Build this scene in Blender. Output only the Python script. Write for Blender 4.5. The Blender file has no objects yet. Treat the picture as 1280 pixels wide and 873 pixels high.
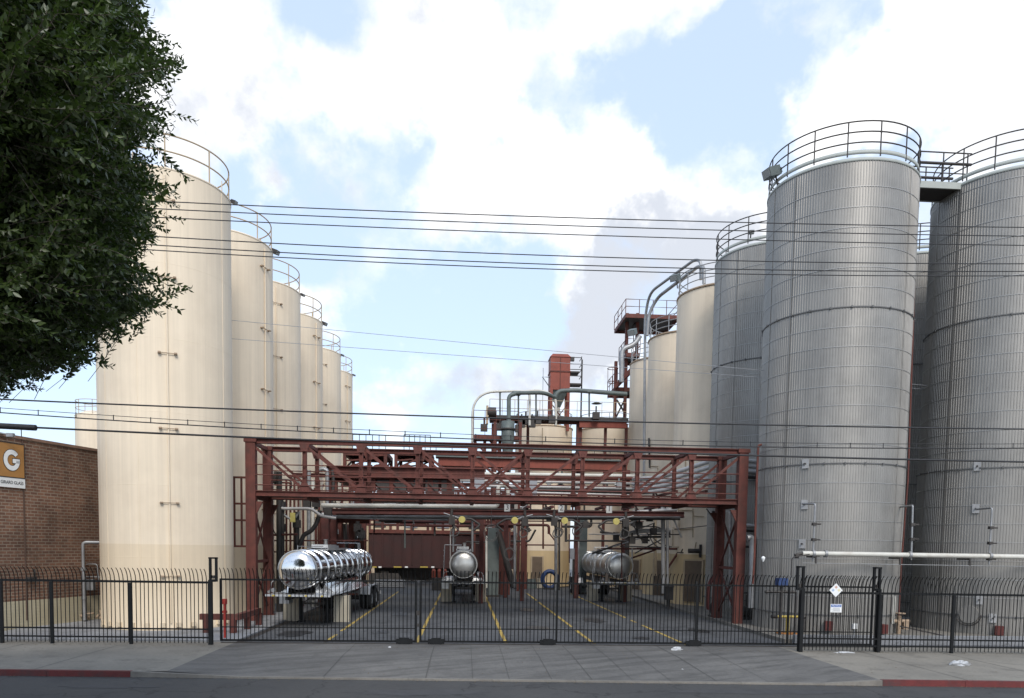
import bpy, math, random
import numpy as np
from mathutils import Vector, Matrix
random.seed(7); np.random.seed(7)
S = bpy.context.scene
COL = S.collection
PI = math.pi
R_ = math.radians

# ------------------------------------------------------------------ camera
F, YAW, PITCH, ROLL, CY, H = 950.0, 0.0639593, -0.0662136, 0.0155041, 746.94, 3.15
_f = Vector((math.sin(YAW)*math.cos(PITCH), math.cos(YAW)*math.cos(PITCH), math.sin(PITCH)))
_r = Vector((math.cos(YAW), -math.sin(YAW), 0)); _u = _r.cross(_f)
CR = _r*math.cos(ROLL)+_u*math.sin(ROLL); CU = -_r*math.sin(ROLL)+_u*math.cos(ROLL)
cd = bpy.data.cameras.new('camera'); cam = bpy.data.objects.new('camera', cd); COL.objects.link(cam)
M = Matrix(((CR.x, CU.x, -_f.x, 0), (CR.y, CU.y, -_f.y, 0), (CR.z, CU.z, -_f.z, H), (0, 0, 0, 1)))
cam.matrix_world = M
cd.sensor_fit = 'HORIZONTAL'; cd.sensor_width = 36.0; cd.lens = F/1280*36.0
cd.shift_y = (CY-436.5)/1280; cd.clip_start = .1; cd.clip_end = 6000
S.camera = cam

def at(px, py, Y):
    """measured photo position -> point on the plane at distance Y"""
    d = CR*((px-640)/F) - CU*((py-CY)/F) + _f
    t = Y/d.y
    return Vector((d.x*t, Y, H+d.z*t))
def gnd(px, py, z=0.0):
    d = CR*((px-640)/F) - CU*((py-CY)/F) + _f
    t = (z-H)/d.z
    return Vector((d.x*t, d.y*t, z))

# ------------------------------------------------------------------ world, sun
S.view_settings.view_transform = 'Standard'; S.view_settings.look = 'None'
S.view_settings.gamma = 1.0; S.view_settings.use_curve_mapping = False
S.view_settings.exposure = 0.60
SUN_EL, SUN_AZ = R_(42), R_(172)       # azimuth measured from +Y towards +X
w = bpy.data.worlds.new('World'); S.world = w; w.use_nodes = True
nt = w.node_tree; N = nt.nodes; L = nt.links; N.clear()
def nn(tree, typ, **kw):
    n = tree.nodes.new(typ)
    for k, v in kw.items():
        if k.startswith('i_'):
            n.inputs[int(k[2:]) if k[2:].isdigit() else k[2:]].default_value = v
        else: setattr(n, k, v)
    return n
def math_(tree, op, a, b=None, clamp=False):
    n = tree.nodes.new('ShaderNodeMath'); n.operation = op; n.use_clamp = clamp
    for i, v in enumerate((a, b)):
        if v is None: continue
        if isinstance(v, (int, float)): n.inputs[i].default_value = v
        else: tree.links.new(v, n.inputs[i])
    return n.outputs[0]
sky = nn(nt, 'ShaderNodeTexSky', sky_type='NISHITA', sun_disc=False, sun_elevation=SUN_EL, sun_rotation=SUN_AZ,
         air_density=1.0, dust_density=1.5, ozone_density=1.5)
tc = nn(nt, 'ShaderNodeTexCoord')
nrm = nn(nt, 'ShaderNodeVectorMath', operation='NORMALIZE'); L.new(tc.outputs['Generated'], nrm.inputs[0])
sep = nn(nt, 'ShaderNodeSeparateXYZ'); L.new(nrm.outputs[0], sep.inputs[0])
# cloud coordinates: the sky direction on a flat cloud layer
zz = math_(nt, 'ADD', math_(nt, 'MAXIMUM', sep.outputs[2], 0.0), 0.22)
cx = math_(nt, 'DIVIDE', sep.outputs[0], zz); cyy = math_(nt, 'DIVIDE', sep.outputs[1], zz)
cmb = nn(nt, 'ShaderNodeCombineXYZ'); L.new(cx, cmb.inputs[0]); L.new(cyy, cmb.inputs[1])
n1 = nn(nt, 'ShaderNodeTexNoise', i_Scale=2.1, i_Detail=9.0, i_Roughness=.56, i_Distortion=.15); L.new(cmb.outputs[0], n1.inputs['Vector'])
n2 = nn(nt, 'ShaderNodeTexNoise', i_Scale=3.0, i_Detail=4.0, i_Roughness=.5); L.new(cmb.outputs[0], n2.inputs['Vector'])
n3 = nn(nt, 'ShaderNodeTexNoise', i_Scale=6.0, i_Detail=7.0, i_Roughness=.6); L.new(nrm.outputs[0], n3.inputs['Vector'])
# wobble direction before measuring the distance to each cloud centre
wob = nn(nt, 'ShaderNodeTexNoise', i_Scale=5.0, i_Detail=6.0, i_Roughness=.6); L.new(nrm.outputs[0], wob.inputs['Vector'])
wsub = nn(nt, 'ShaderNodeVectorMath', operation='SUBTRACT'); L.new(wob.outputs['Color'], wsub.inputs[0]); wsub.inputs[1].default_value = (.5, .5, .5)
wsc = nn(nt, 'ShaderNodeVectorMath', operation='SCALE'); L.new(wsub.outputs[0], wsc.inputs[0]); wsc.inputs['Scale'].default_value = .34
wadd = nn(nt, 'ShaderNodeVectorMath', operation='ADD'); L.new(nrm.outputs[0], wadd.inputs[0]); L.new(wsc.outputs[0], wadd.inputs[1])
def sky_dir(px, py):
    d = at(px, py, 1.0) - Vector((0, 0, H)); return d.normalized()
def blob(px, py, rad, amp):
    d = sky_dir(px, py); e = sky_dir(px+rad, py); rr = (d-e).length
    dn = nn(nt, 'ShaderNodeVectorMath', operation='DISTANCE'); L.new(wadd.outputs[0], dn.inputs[0]); dn.inputs[1].default_value = d
    q = math_(nt, 'DIVIDE', dn.outputs['Value'], rr)
    q = math_(nt, 'SUBTRACT', 1.0, q, True)
    return math_(nt, 'MULTIPLY', q, amp)
def total(lst):
    s = None
    for b in lst:
        v = blob(*b); s = v if s is None else math_(nt, 'ADD', s, v)
    return s
CL = [(250, 120, 100, 1.2), (330, 60, 130, 1.2), (250, 200, 90, .8), (470, 130, 110, 1.3), (600, 40, 150, 1.4), (790, 20, 130, 1.4), (860, 60, 60, .8),
      (610, 160, 140, 1.3), (700, 250, 170, 1.2), (850, 240, 130, 1.1), (540, 250, 130, .8), (1090, 90, 140, 1.6), (1200, 70, 170, 1.6),
      (1010, 150, 90, .8), (1240, 170, 120, .9), (410, 380, 75, 1.3), (370, 365, 60, .8), (500, 495, 95, 1.3), (600, 415, 45, .6), (640, 490, 110, 1.2),
      (800, 330, 130, 1.3), (730, 400, 90, 1.0), (880, 380, 120, 1.2), (760, 470, 110, 1.1), (150, 20, 90, .3), (900, 170, 60, .3)]
HO = [(640, 370, 110, .8), (150, 60, 60, .8), (200, 90, 70, 1.0), (720, 120, 90, .9), (850, 150, 120, 1.1), (960, 90, 120, 1.2), (940, 20, 80, .8), (330, 300, 130, .9), (600, 360, 120, .9), (450, 200, 70, .5),
      (420, 10, 80, .6), (350, 165, 60, .5), (60, 540, 120, 1.0), (690, 350, 70, .5), (480, 420, 70, .5)]
dens = math_(nt, 'SUBTRACT', total(CL), total(HO))
n4 = nn(nt, 'ShaderNodeTexNoise', i_Scale=14.0, i_Detail=8.0, i_Roughness=.62); L.new(nrm.outputs[0], n4.inputs['Vector'])
frac = math_(nt, 'ADD', math_(nt, 'MULTIPLY', n1.outputs['Fac'], 1.6), math_(nt, 'MULTIPLY', n3.outputs['Fac'], 1.5))
frac = math_(nt, 'ADD', frac, math_(nt, 'MULTIPLY', n4.outputs['Fac'], .6))
frac = math_(nt, 'SUBTRACT', frac, 1.80)
dsum = math_(nt, 'ADD', math_(nt, 'MULTIPLY', dens, .50), frac)
mr = nn(nt, 'ShaderNodeMapRange', interpolation_type='SMOOTHSTEP'); L.new(dsum, mr.inputs['Value'])
mr.inputs['From Min'].default_value = .0; mr.inputs['From Max'].default_value = .72
# shaded cloud bases: thick low clouds go grey
GR = [(570, 485, 80, .9), (660, 480, 100, 1.0), (850, 385, 110, 1.9), (750, 400, 100, 1.6), (790, 300, 70, .5), (800, 350, 70, .7), (500, 260, 130, .35), (640, 300, 130, .3), (300, 150, 100, .25), (1230, 140, 100, .3)]
gsh = math_(nt, 'ADD', math_(nt, 'MULTIPLY', total(GR), .8), math_(nt, 'ADD', math_(nt, 'MULTIPLY', math_(nt, 'SUBTRACT', n3.outputs['Fac'], .44), 2.2), math_(nt, 'MULTIPLY', math_(nt, 'SUBTRACT', n4.outputs['Fac'], .5), 1.4)))
mr2 = nn(nt, 'ShaderNodeMapRange', interpolation_type='SMOOTHSTEP'); L.new(gsh, mr2.inputs['Value'])
mr2.inputs['From Min'].default_value = .05; mr2.inputs['From Max'].default_value = .9
ccol = nn(nt, 'ShaderNodeMix', data_type='RGBA'); L.new(mr2.outputs[0], ccol.inputs[0])
ccol.inputs[6].default_value = (8.9, 8.85, 8.8, 1); ccol.inputs[7].default_value = (5.0, 5.3, 5.9, 1)
skm = nn(nt, 'ShaderNodeMix', data_type='RGBA', blend_type='MULTIPLY'); skm.inputs[0].default_value = 1.0
L.new(sky.outputs[0], skm.inputs[6]); skm.inputs[7].default_value = (1.0, 1.0, 1.0, 1)
veil = nn(nt, 'ShaderNodeMix', data_type='RGBA'); veil.inputs[0].default_value = .50
L.new(skm.outputs[2], veil.inputs[6]); veil.inputs[7].default_value = (7.4, 8.9, 11.2, 1)
mixc = nn(nt, 'ShaderNodeMix', data_type='RGBA'); L.new(mr.outputs[0], mixc.inputs[0])
L.new(veil.outputs[2], mixc.inputs[6]); L.new(ccol.outputs[2], mixc.inputs[7])
bg = nn(nt, 'ShaderNodeBackground'); bg.inputs[1].default_value = .1
L.new(mixc.outputs[2], bg.inputs[0])
wo = nn(nt, 'ShaderNodeOutputWorld'); L.new(bg.outputs[0], wo.inputs[0])

sl = bpy.data.lights.new('sun', 'SUN'); sl.energy = 1.7; sl.angle = R_(22); sl.color = (1, .95, .88)
so = bpy.data.objects.new('sun', sl); COL.objects.link(so)
sd = Vector((math.sin(SUN_AZ)*math.cos(SUN_EL), math.cos(SUN_AZ)*math.cos(SUN_EL), math.sin(SUN_EL)))
so.rotation_euler = sd.to_track_quat('Z', 'Y').to_euler()

# ------------------------------------------------------------------ materials
MATS = {}
def mat(name, col, rough=.6, metal=0.0, var=.15, scale=3.0, streak=0.0, streak_scale=5.0, dirt=None, dirt_amt=0.0, dirt_scale=.7, bump=0.0, bump_scale=40.0, band=None, band_z=3.05, spec=.5, objc=False):
    m = bpy.data.materials.new(name); m.use_nodes = True; t = m.node_tree; b = t.nodes['Principled BSDF']
    if objc:
        g = nn(t, 'ShaderNodeTexCoord'); P = g.outputs['Object']
    else:
        g = nn(t, 'ShaderNodeNewGeometry'); P = g.outputs['Position']
    nz = nn(t, 'ShaderNodeTexNoise', i_Scale=scale, i_Detail=6.0, i_Roughness=.6); t.links.new(P, nz.inputs['Vector'])
    c0 = tuple(c*(1-var) for c in col)+(1,); c1 = tuple(min(1, c*(1+var)) for c in col)+(1,)
    cr = nn(t, 'ShaderNodeMapRange'); t.links.new(nz.outputs['Fac'], cr.inputs['Value']); cr.inputs['From Min'].default_value = .3; cr.inputs['From Max'].default_value = .7
    mx = nn(t, 'ShaderNodeMix', data_type='RGBA'); t.links.new(cr.outputs[0], mx.inputs[0]); mx.inputs[6].default_value = c0; mx.inputs[7].default_value = c1
    out = mx.outputs[2]
    if band:
        sp = nn(t, 'ShaderNodeSeparateXYZ'); t.links.new(P, sp.inputs[0])
        lt = math_(t, 'LESS_THAN', sp.outputs[2], band_z)
        m2 = nn(t, 'ShaderNodeMix', data_type='RGBA'); t.links.new(lt, m2.inputs[0]); t.links.new(out, m2.inputs[6]); m2.inputs[7].default_value = tuple(band)+(1,)
        out = m2.outputs[2]
    if dirt:
        nd = nn(t, 'ShaderNodeTexNoise', i_Scale=dirt_scale, i_Detail=8.0, i_Roughness=.65); t.links.new(P, nd.inputs['Vector'])
        dr = nn(t, 'ShaderNodeMapRange'); t.links.new(nd.outputs['Fac'], dr.inputs['Value']); dr.inputs['From Min'].default_value = .48; dr.inputs['From Max'].default_value = .72
        dm = math_(t, 'MULTIPLY', dr.outputs[0], dirt_amt)
        m3 = nn(t, 'ShaderNodeMix', data_type='RGBA'); t.links.new(dm, m3.inputs[0]); t.links.new(out, m3.inputs[6]); m3.inputs[7].default_value = tuple(dirt)+(1,)
        out = m3.outputs[2]
    if streak:
        vm = nn(t, 'ShaderNodeVectorMath', operation='MULTIPLY'); t.links.new(P, vm.inputs[0]); vm.inputs[1].default_value = (streak_scale, streak_scale, .09)
        ns = nn(t, 'ShaderNodeTexNoise', i_Scale=1.0, i_Detail=5.0, i_Roughness=.7); t.links.new(vm.outputs[0], ns.inputs['Vector'])
        sr = nn(t, 'ShaderNodeMapRange'); t.links.new(ns.outputs['Fac'], sr.inputs['Value'])
        sr.inputs['From Min'].default_value = .25; sr.inputs['From Max'].default_value = .75; sr.inputs['To Min'].default_value = 1-streak; sr.inputs['To Max'].default_value = 1+streak*.6
        m4 = nn(t, 'ShaderNodeVectorMath', operation='SCALE'); t.links.new(out, m4.inputs[0]); t.links.new(sr.outputs[0], m4.inputs['Scale'])
        out = m4.outputs[0]
    t.links.new(out, b.inputs['Base Color'])
    rr = nn(t, 'ShaderNodeMapRange'); t.links.new(nz.outputs['Fac'], rr.inputs['Value']); rr.inputs['To Min'].default_value = max(.02, rough*.8); rr.inputs['To Max'].default_value = min(1, rough*1.2)
    t.links.new(rr.outputs[0], b.inputs['Roughness'])
    b.inputs['Metallic'].default_value = metal; b.inputs['Specular IOR Level'].default_value = spec
    if bump:
        nb = nn(t, 'ShaderNodeTexNoise', i_Scale=bump_scale, i_Detail=5.0, i_Roughness=.7); t.links.new(P, nb.inputs['Vector'])
        bp = nn(t, 'ShaderNodeBump'); bp.inputs['Strength'].default_value = bump; bp.inputs['Distance'].default_value = .02
        t.links.new(nb.outputs['Fac'], bp.inputs['Height']); t.links.new(bp.outputs[0], b.inputs['Normal'])
    MATS[name] = m; return m
BEIGE = mat('beige_tank_paint', (.75, .64, .49), .62, var=.04, scale=.6, streak=.13, streak_scale=4.5, dirt=(.56, .45, .33), dirt_amt=.35, dirt_scale=.35, band=(.69, .57, .41), spec=.3)
BEIGE2 = mat('beige_weathered_paint', (.56, .44, .31), .6, var=.06, scale=.8, streak=.14, streak_scale=2.5, dirt=(.30, .21, .13), dirt_amt=.35, spec=.3)
BEIGE3 = mat('beige_white_tank_paint', (.74, .63, .485), .6, var=.04, scale=.6, streak=.11, streak_scale=2.5, dirt=(.45, .35, .25), dirt_amt=.25, band=(.56, .43, .25), band_z=2.9, spec=.3)
BSTAIN = mat('rusty_bracket', (.30, .22, .15), .8, var=.3, scale=9)
RED = mat('oxide_red_paint', (.122, .040, .031), .68, var=.22, scale=2.5, streak=.25, streak_scale=7, dirt=(.065, .035, .028), dirt_amt=.75, dirt_scale=2.6, spec=.3, bump=.25, bump_scale=25)
REDK = mat('grimy_oxide_red_paint', (.085, .028, .024), .7, var=.3, scale=2.5, dirt=(.04, .025, .02), dirt_amt=.6, dirt_scale=1.6, spec=.3)
RED2 = mat('bright_oxide_red_paint', (.23, .058, .038), .6, var=.15, scale=1.5, streak=.15, dirt=(.10, .03, .02), dirt_amt=.6, dirt_scale=1.0, spec=.35)
BLACK = mat('black_fence_paint', (.008, .009, .010), .65, var=.3, scale=4, spec=.25)
DKSTEEL = mat('dark_grimy_steel', (.05, .045, .042), .6, .3, var=.3, scale=3)
GALV = mat('galvanised_pipe', (.30, .305, .31), .5, .6, var=.2, scale=3, dirt=(.2, .18, .16), dirt_amt=.5, dirt_scale=2)
LAG = mat('grey_lagged_pipe', (.44, .43, .42), .55, .25, var=.15, scale=3, dirt=(.25, .22, .2), dirt_amt=.5, dirt_scale=2)
WPIPE = mat('white_pipe_paint', (.54, .53, .48), .5, var=.08, scale=3, dirt=(.32, .26, .2), dirt_amt=.5, dirt_scale=2)
GREENPIPE = mat('grey_green_paint', (.10, .12, .115), .55, .1, var=.2, scale=2)
PALEGREEN = mat('pale_green_rim_paint', (.36, .385, .36), .55, var=.08, scale=2, dirt=(.3, .3, .27), dirt_amt=.4)
CORR = mat('weathered_corrugated_metal', (.305, .292, .270), .46, .52, var=.12, scale=.45, streak=.19, streak_scale=1.5, dirt=(.18, .175, .165), dirt_amt=.5, dirt_scale=.5)
HOOPD = mat('dull_hoop_steel', (.12, .12, .12), .6, .3, var=.2, scale=3)
BANDM = mat('bright_band_steel', (.38, .375, .365), .45, .5, var=.1, scale=3)
CHROME = mat('polished_steel', (.74, .745, .75), .09, 1.0, var=.05, scale=2, streak=.10, streak_scale=3, dirt=(.34, .32, .29), dirt_amt=.45, dirt_scale=1.6)
SATIN = mat('satin_stainless', (.66, .65, .62), .34, 1.0, var=.08, scale=2, streak=.1)
ALU = mat('bright_aluminium', (.55, .56, .57), .35, .6, var=.08, scale=3)
RUBBER = mat('tyre_rubber', (.015, .015, .016), .8, var=.3, scale=8)
YELLOW = mat('yellow_paint', (.42, .32, .06), .6, var=.12, scale=4)
YDISC = mat('faded_yellow_paint', (.50, .43, .13), .6, var=.12, scale=4)
WHITE = mat('white_enamel', (.75, .76, .75), .45, var=.05, scale=6)
INK = mat('black_lettering', (.02, .02, .022), .5, var=.1)
BLUE = mat('blue_paint', (.02, .045, .13), .5, var=.2, scale=5)
NOTICEBLUE = mat('sign_blue', (.04, .12, .38), .5, var=.1, scale=5)
SIGNORANGE = mat('orange_sign_enamel', (.36, .175, .05), .5, var=.06, scale=3, objc=False)
REDD = mat('dull_maroon_paint', (.10, .022, .018), .7, var=.2, scale=5)
PLATE = mat('dull_zinc_plate', (.36, .36, .36), .6, .2, var=.15, scale=5)
REDP = mat('signal_red_paint', (.40, .035, .025), .5, var=.15, scale=5)
CAR = mat('maroon_paint_with_shade', (.040, .012, .011), .75, var=.25, scale=1, streak=.25, streak_scale=2, dirt=(.018, .01, .01), dirt_amt=.5)  # maroon darkened well below its own tone, shade on the car painted in
CONC = mat('concrete_block', (.42, .38, .30), .85, var=.12, scale=4, streak=.15, streak_scale=4, dirt=(.2, .17, .13), dirt_amt=.5, dirt_scale=2)
GREYBOX = mat('grey_cabinet_paint', (.26, .27, .29), .55, var=.1, scale=3)
DOORM = mat('brown_door_paint', (.13, .095, .065), .6, var=.15, scale=3)
FRAMEBEIGE = mat('beige_trim_paint', (.42, .33, .22), .6, var=.1)
PLASTIC = mat('crumpled_white_plastic', (.42, .43, .44), .35, var=.1, scale=12)
CABLE = mat('black_cable', (.018, .018, .02), .6, var=.2)
BARK = mat('bark', (.10, .085, .065), .9, var=.3, scale=6, bump=.5)
DARKGLASS = mat('lamp_glass', (.25, .27, .27), .15, var=.05)
HOSE = mat('grey_hose', (.10, .095, .09), .6, var=.2, scale=5)
ROOFM = mat('flat_roof_felt', (.25, .24, .23), .9, var=.15, scale=2)

def brick_mat():
    m = bpy.data.materials.new('weathered_brick'); m.use_nodes = True; t = m.node_tree; b = t.nodes['Principled BSDF']
    g = nn(t, 'ShaderNodeTexCoord'); sp = nn(t, 'ShaderNodeSeparateXYZ'); t.links.new(g.outputs['Object'], sp.inputs[0])
    cm = nn(t, 'ShaderNodeCombineXYZ'); t.links.new(sp.outputs[1], cm.inputs[0]); t.links.new(sp.outputs[2], cm.inputs[1])
    br = nn(t, 'ShaderNodeTexBrick', offset=.5); t.links.new(cm.outputs[0], br.inputs['Vector'])
    br.inputs['Scale'].default_value = 1.0; br.inputs['Brick Width'].default_value = .29; br.inputs['Row Height'].default_value = .11
    br.inputs['Mortar Size'].default_value = .016; br.inputs['Mortar Smooth'].default_value = .3; br.inputs['Bias'].default_value = -.1
    br.inputs['Color1'].default_value = (.205, .102, .062, 1); br.inputs['Color2'].default_value = (.125, .062, .042, 1); br.inputs['Mortar'].default_value = (.27, .21, .155, 1)
    nz = nn(t, 'ShaderNodeTexNoise', i_Scale=.55, i_Detail=8.0, i_Roughness=.7); t.links.new(g.outputs['Object'], nz.inputs['Vector'])
    mr = nn(t, 'ShaderNodeMapRange'); t.links.new(nz.outputs['Fac'], mr.inputs['Value']); mr.inputs['From Min'].default_value = .38; mr.inputs['From Max'].default_value = .65; mr.inputs['To Min'].default_value = 1.1; mr.inputs['To Max'].default_value = .45
    sc = nn(t, 'ShaderNodeVectorMath', operation='SCALE'); t.links.new(br.outputs['Color'], sc.inputs[0]); t.links.new(mr.outputs[0], sc.inputs['Scale'])
    # whitewashed foot of the wall, a painted band up to 1 m
    lt = math_(t, 'LESS_THAN', sp.outputs[2], 1.0)
    mm = nn(t, 'ShaderNodeMix', data_type='RGBA'); t.links.new(lt, mm.inputs[0]); t.links.new(sc.outputs[0], mm.inputs[6])
    n5 = nn(t, 'ShaderNodeTexNoise', i_Scale=1.3, i_Detail=6.0); t.links.new(g.outputs['Object'], n5.inputs['Vector'])
    m6 = nn(t, 'ShaderNodeMix', data_type='RGBA'); t.links.new(n5.outputs['Fac'], m6.inputs[0]); m6.inputs[6].default_value = (.46, .42, .31, 1); m6.inputs[7].default_value = (.32, .27, .17, 1)
    t.links.new(m6.outputs[2], mm.inputs[7]); t.links.new(mm.outputs[2], b.inputs['Base Color']); b.inputs['Roughness'].default_value = .9
    bp = nn(t, 'ShaderNodeBump'); bp.inputs['Strength'].default_value = .6; bp.inputs['Distance'].default_value = .01; bp.invert = True
    t.links.new(br.outputs['Fac'], bp.inputs['Height']); t.links.new(bp.outputs[0], b.inputs['Normal'])
    return m
BRICK = brick_mat()

def ground_mat(name, c0, c1, dirt, joints=None, cracks=.0, tyre=0.0, rough=.85, oil=0.0):
    m = bpy.data.materials.new(name); m.use_nodes = True; t = m.node_tree; b = t.nodes['Principled BSDF']
    g = nn(t, 'ShaderNodeNewGeometry'); P = g.outputs['Position']
    na = nn(t, 'ShaderNodeTexNoise', i_Scale=.35, i_Detail=9.0, i_Roughness=.65); t.links.new(P, na.inputs['Vector'])
    nb = nn(t, 'ShaderNodeTexNoise', i_Scale=9.0, i_Detail=6.0, i_Roughness=.7); t.links.new(P, nb.inputs['Vector'])
    a = nn(t, 'ShaderNodeMapRange'); t.links.new(na.outputs['Fac'], a.inputs['Value']); a.inputs['From Min'].default_value = .35; a.inputs['From Max'].default_value = .65
    mx = nn(t, 'ShaderNodeMix', data_type='RGBA'); t.links.new(a.outputs[0], mx.inputs[0]); mx.inputs[6].default_value = c0+(1,); mx.inputs[7].default_value = c1+(1,)
    out = mx.outputs[2]
    f = math_(t, 'ADD', math_(t, 'MULTIPLY', nb.outputs['Fac'], .7), .65)
    if tyre:
        vm = nn(t, 'ShaderNodeVectorMath', operation='MULTIPLY'); t.links.new(P, vm.inputs[0]); vm.inputs[1].default_value = (.22, 1.5, 1)
        rt = nn(t, 'ShaderNodeVectorRotate', rotation_type='Z_AXIS'); t.links.new(P, rt.inputs['Vector']); rt.inputs['Angle'].default_value = -.45
        t.links.new(rt.outputs[0], vm.inputs[0])
        nt_ = nn(t, 'ShaderNodeTexNoise', i_Scale=1.6, i_Detail=5.0, i_Roughness=.6); t.links.new(vm.outputs[0], nt_.inputs['Vector'])
        tr = nn(t, 'ShaderNodeMapRange'); t.links.new(nt_.outputs['Fac'], tr.inputs['Value']); tr.inputs['From Min'].default_value = .45; tr.inputs['From Max'].default_value = .7; tr.inputs['To Min'].default_value = 1.0; tr.inputs['To Max'].default_value = 1-tyre
        f = math_(t, 'MULTIPLY', f, tr.outputs[0])
    if joints:
        vo = nn(t, 'ShaderNodeTexBrick', offset=0.0); t.links.new(P, vo.inputs['Vector']); vo.inputs['Scale'].default_value = 1.0
        vo.inputs['Brick Width'].default_value = joints[0]; vo.inputs['Row Height'].default_value = joints[1]; vo.inputs['Mortar Size'].default_value = joints[2]; vo.inputs['Mortar Smooth'].default_value = .2
        f = math_(t, 'MULTIPLY', f, math_(t, 'SUBTRACT', 1.0, math_(t, 'MULTIPLY', vo.outputs['Fac'], .6)))
    if cracks:
        v2 = nn(t, 'ShaderNodeTexVoronoi', feature='DISTANCE_TO_EDGE', i_Scale=.35); 
        wv = nn(t, 'ShaderNodeTexNoise', i_Scale=2.0, i_Detail=6.0); t.links.new(P, wv.inputs['Vector'])
        wa = nn(t, 'ShaderNodeVectorMath', operation='ADD'); t.links.new(P, wa.inputs[0]); t.links.new(wv.outputs['Color'], wa.inputs[1]); t.links.new(wa.outputs[0], v2.inputs['Vector'])
        cr = nn(t, 'ShaderNodeMapRange'); t.links.new(v2.outputs['Distance'], cr.inputs['Value']); cr.inputs['From Min'].default_value = .004; cr.inputs['From Max'].default_value = .014; cr.inputs['To Min'].default_value = 1-cracks; cr.inputs['To Max'].default_value = 1.0
        f = math_(t, 'MULTIPLY', f, cr.outputs[0])
    v = nn(t, 'ShaderNodeVectorMath', operation='SCALE'); t.links.new(out, v.inputs[0]); t.links.new(f, v.inputs['Scale']); out = v.outputs[0]
    nd = nn(t, 'ShaderNodeTexNoise', i_Scale=1.1, i_Detail=9.0, i_Roughness=.7); t.links.new(P, nd.inputs['Vector'])
    dr = nn(t, 'ShaderNodeMapRange'); t.links.new(nd.outputs['Fac'], dr.inputs['Value']); dr.inputs['From Min'].default_value = .52; dr.inputs['From Max'].default_value = .75
    m3 = nn(t, 'ShaderNodeMix', data_type='RGBA'); t.links.new(dr.outputs[0], m3.inputs[0]); t.links.new(out, m3.inputs[6]); m3.inputs[7].default_value = dirt+(1,)
    t.links.new(m3.outputs[2], b.inputs['Base Color'])
    r2 = nn(t, 'ShaderNodeMapRange'); t.links.new(na.outputs['Fac'], r2.inputs['Value']); r2.inputs['To Min'].default_value = rough-.2; r2.inputs['To Max'].default_value = rough+.1
    t.links.new(r2.outputs[0], b.inputs['Roughness'])
    bp = nn(t, 'ShaderNodeBump'); bp.inputs['Strength'].default_value = .35; bp.inputs['Distance'].default_value = .01
    t.links.new(nb.outputs['Fac'], bp.inputs['Height']); t.links.new(bp.outputs[0], b.inputs['Normal'])
    return m
ASPH = ground_mat('road_asphalt', (.038, .038, .038), (.054, .053, .052), (.028, .028, .029), cracks=.5)
WALK = ground_mat('sidewalk_concrete', (.165, .154, .132), (.235, .216, .182), (.10, .092, .078), joints=None, cracks=.0)
APRON = ground_mat('driveway_concrete', (.098, .095, .090), (.142, .137, .128), (.070, .067, .062), tyre=.45)
YARD = ground_mat('yard_paving', (.060, .062, .066), (.105, .108, .113), (.028, .028, .029), cracks=.55, tyre=.25, joints=(4.2, 4.2, .02))
PAD = ground_mat('pale_concrete_pad', (.20, .205, .215), (.29, .295, .305), (.12, .118, .115), cracks=.3)
FARG = ground_mat('far_ground', (.13, .125, .115), (.18, .17, .155), (.10, .095, .085))
KERBC = ground_mat('kerb_concrete', (.14, .13, .115), (.20, .185, .16), (.10, .09, .08))
KERBR = mat('worn_red_kerb_paint', (.115, .018, .017), .7, var=.25, scale=5, dirt=(.045, .03, .03), dirt_amt=.9, dirt_scale=2.2, bump=.3)
YLINE = mat('worn_yellow_line', (.42, .29, .06), .8, var=.25, scale=6, dirt=(.14, .13, .12), dirt_amt=.8, dirt_scale=1.4)

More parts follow.
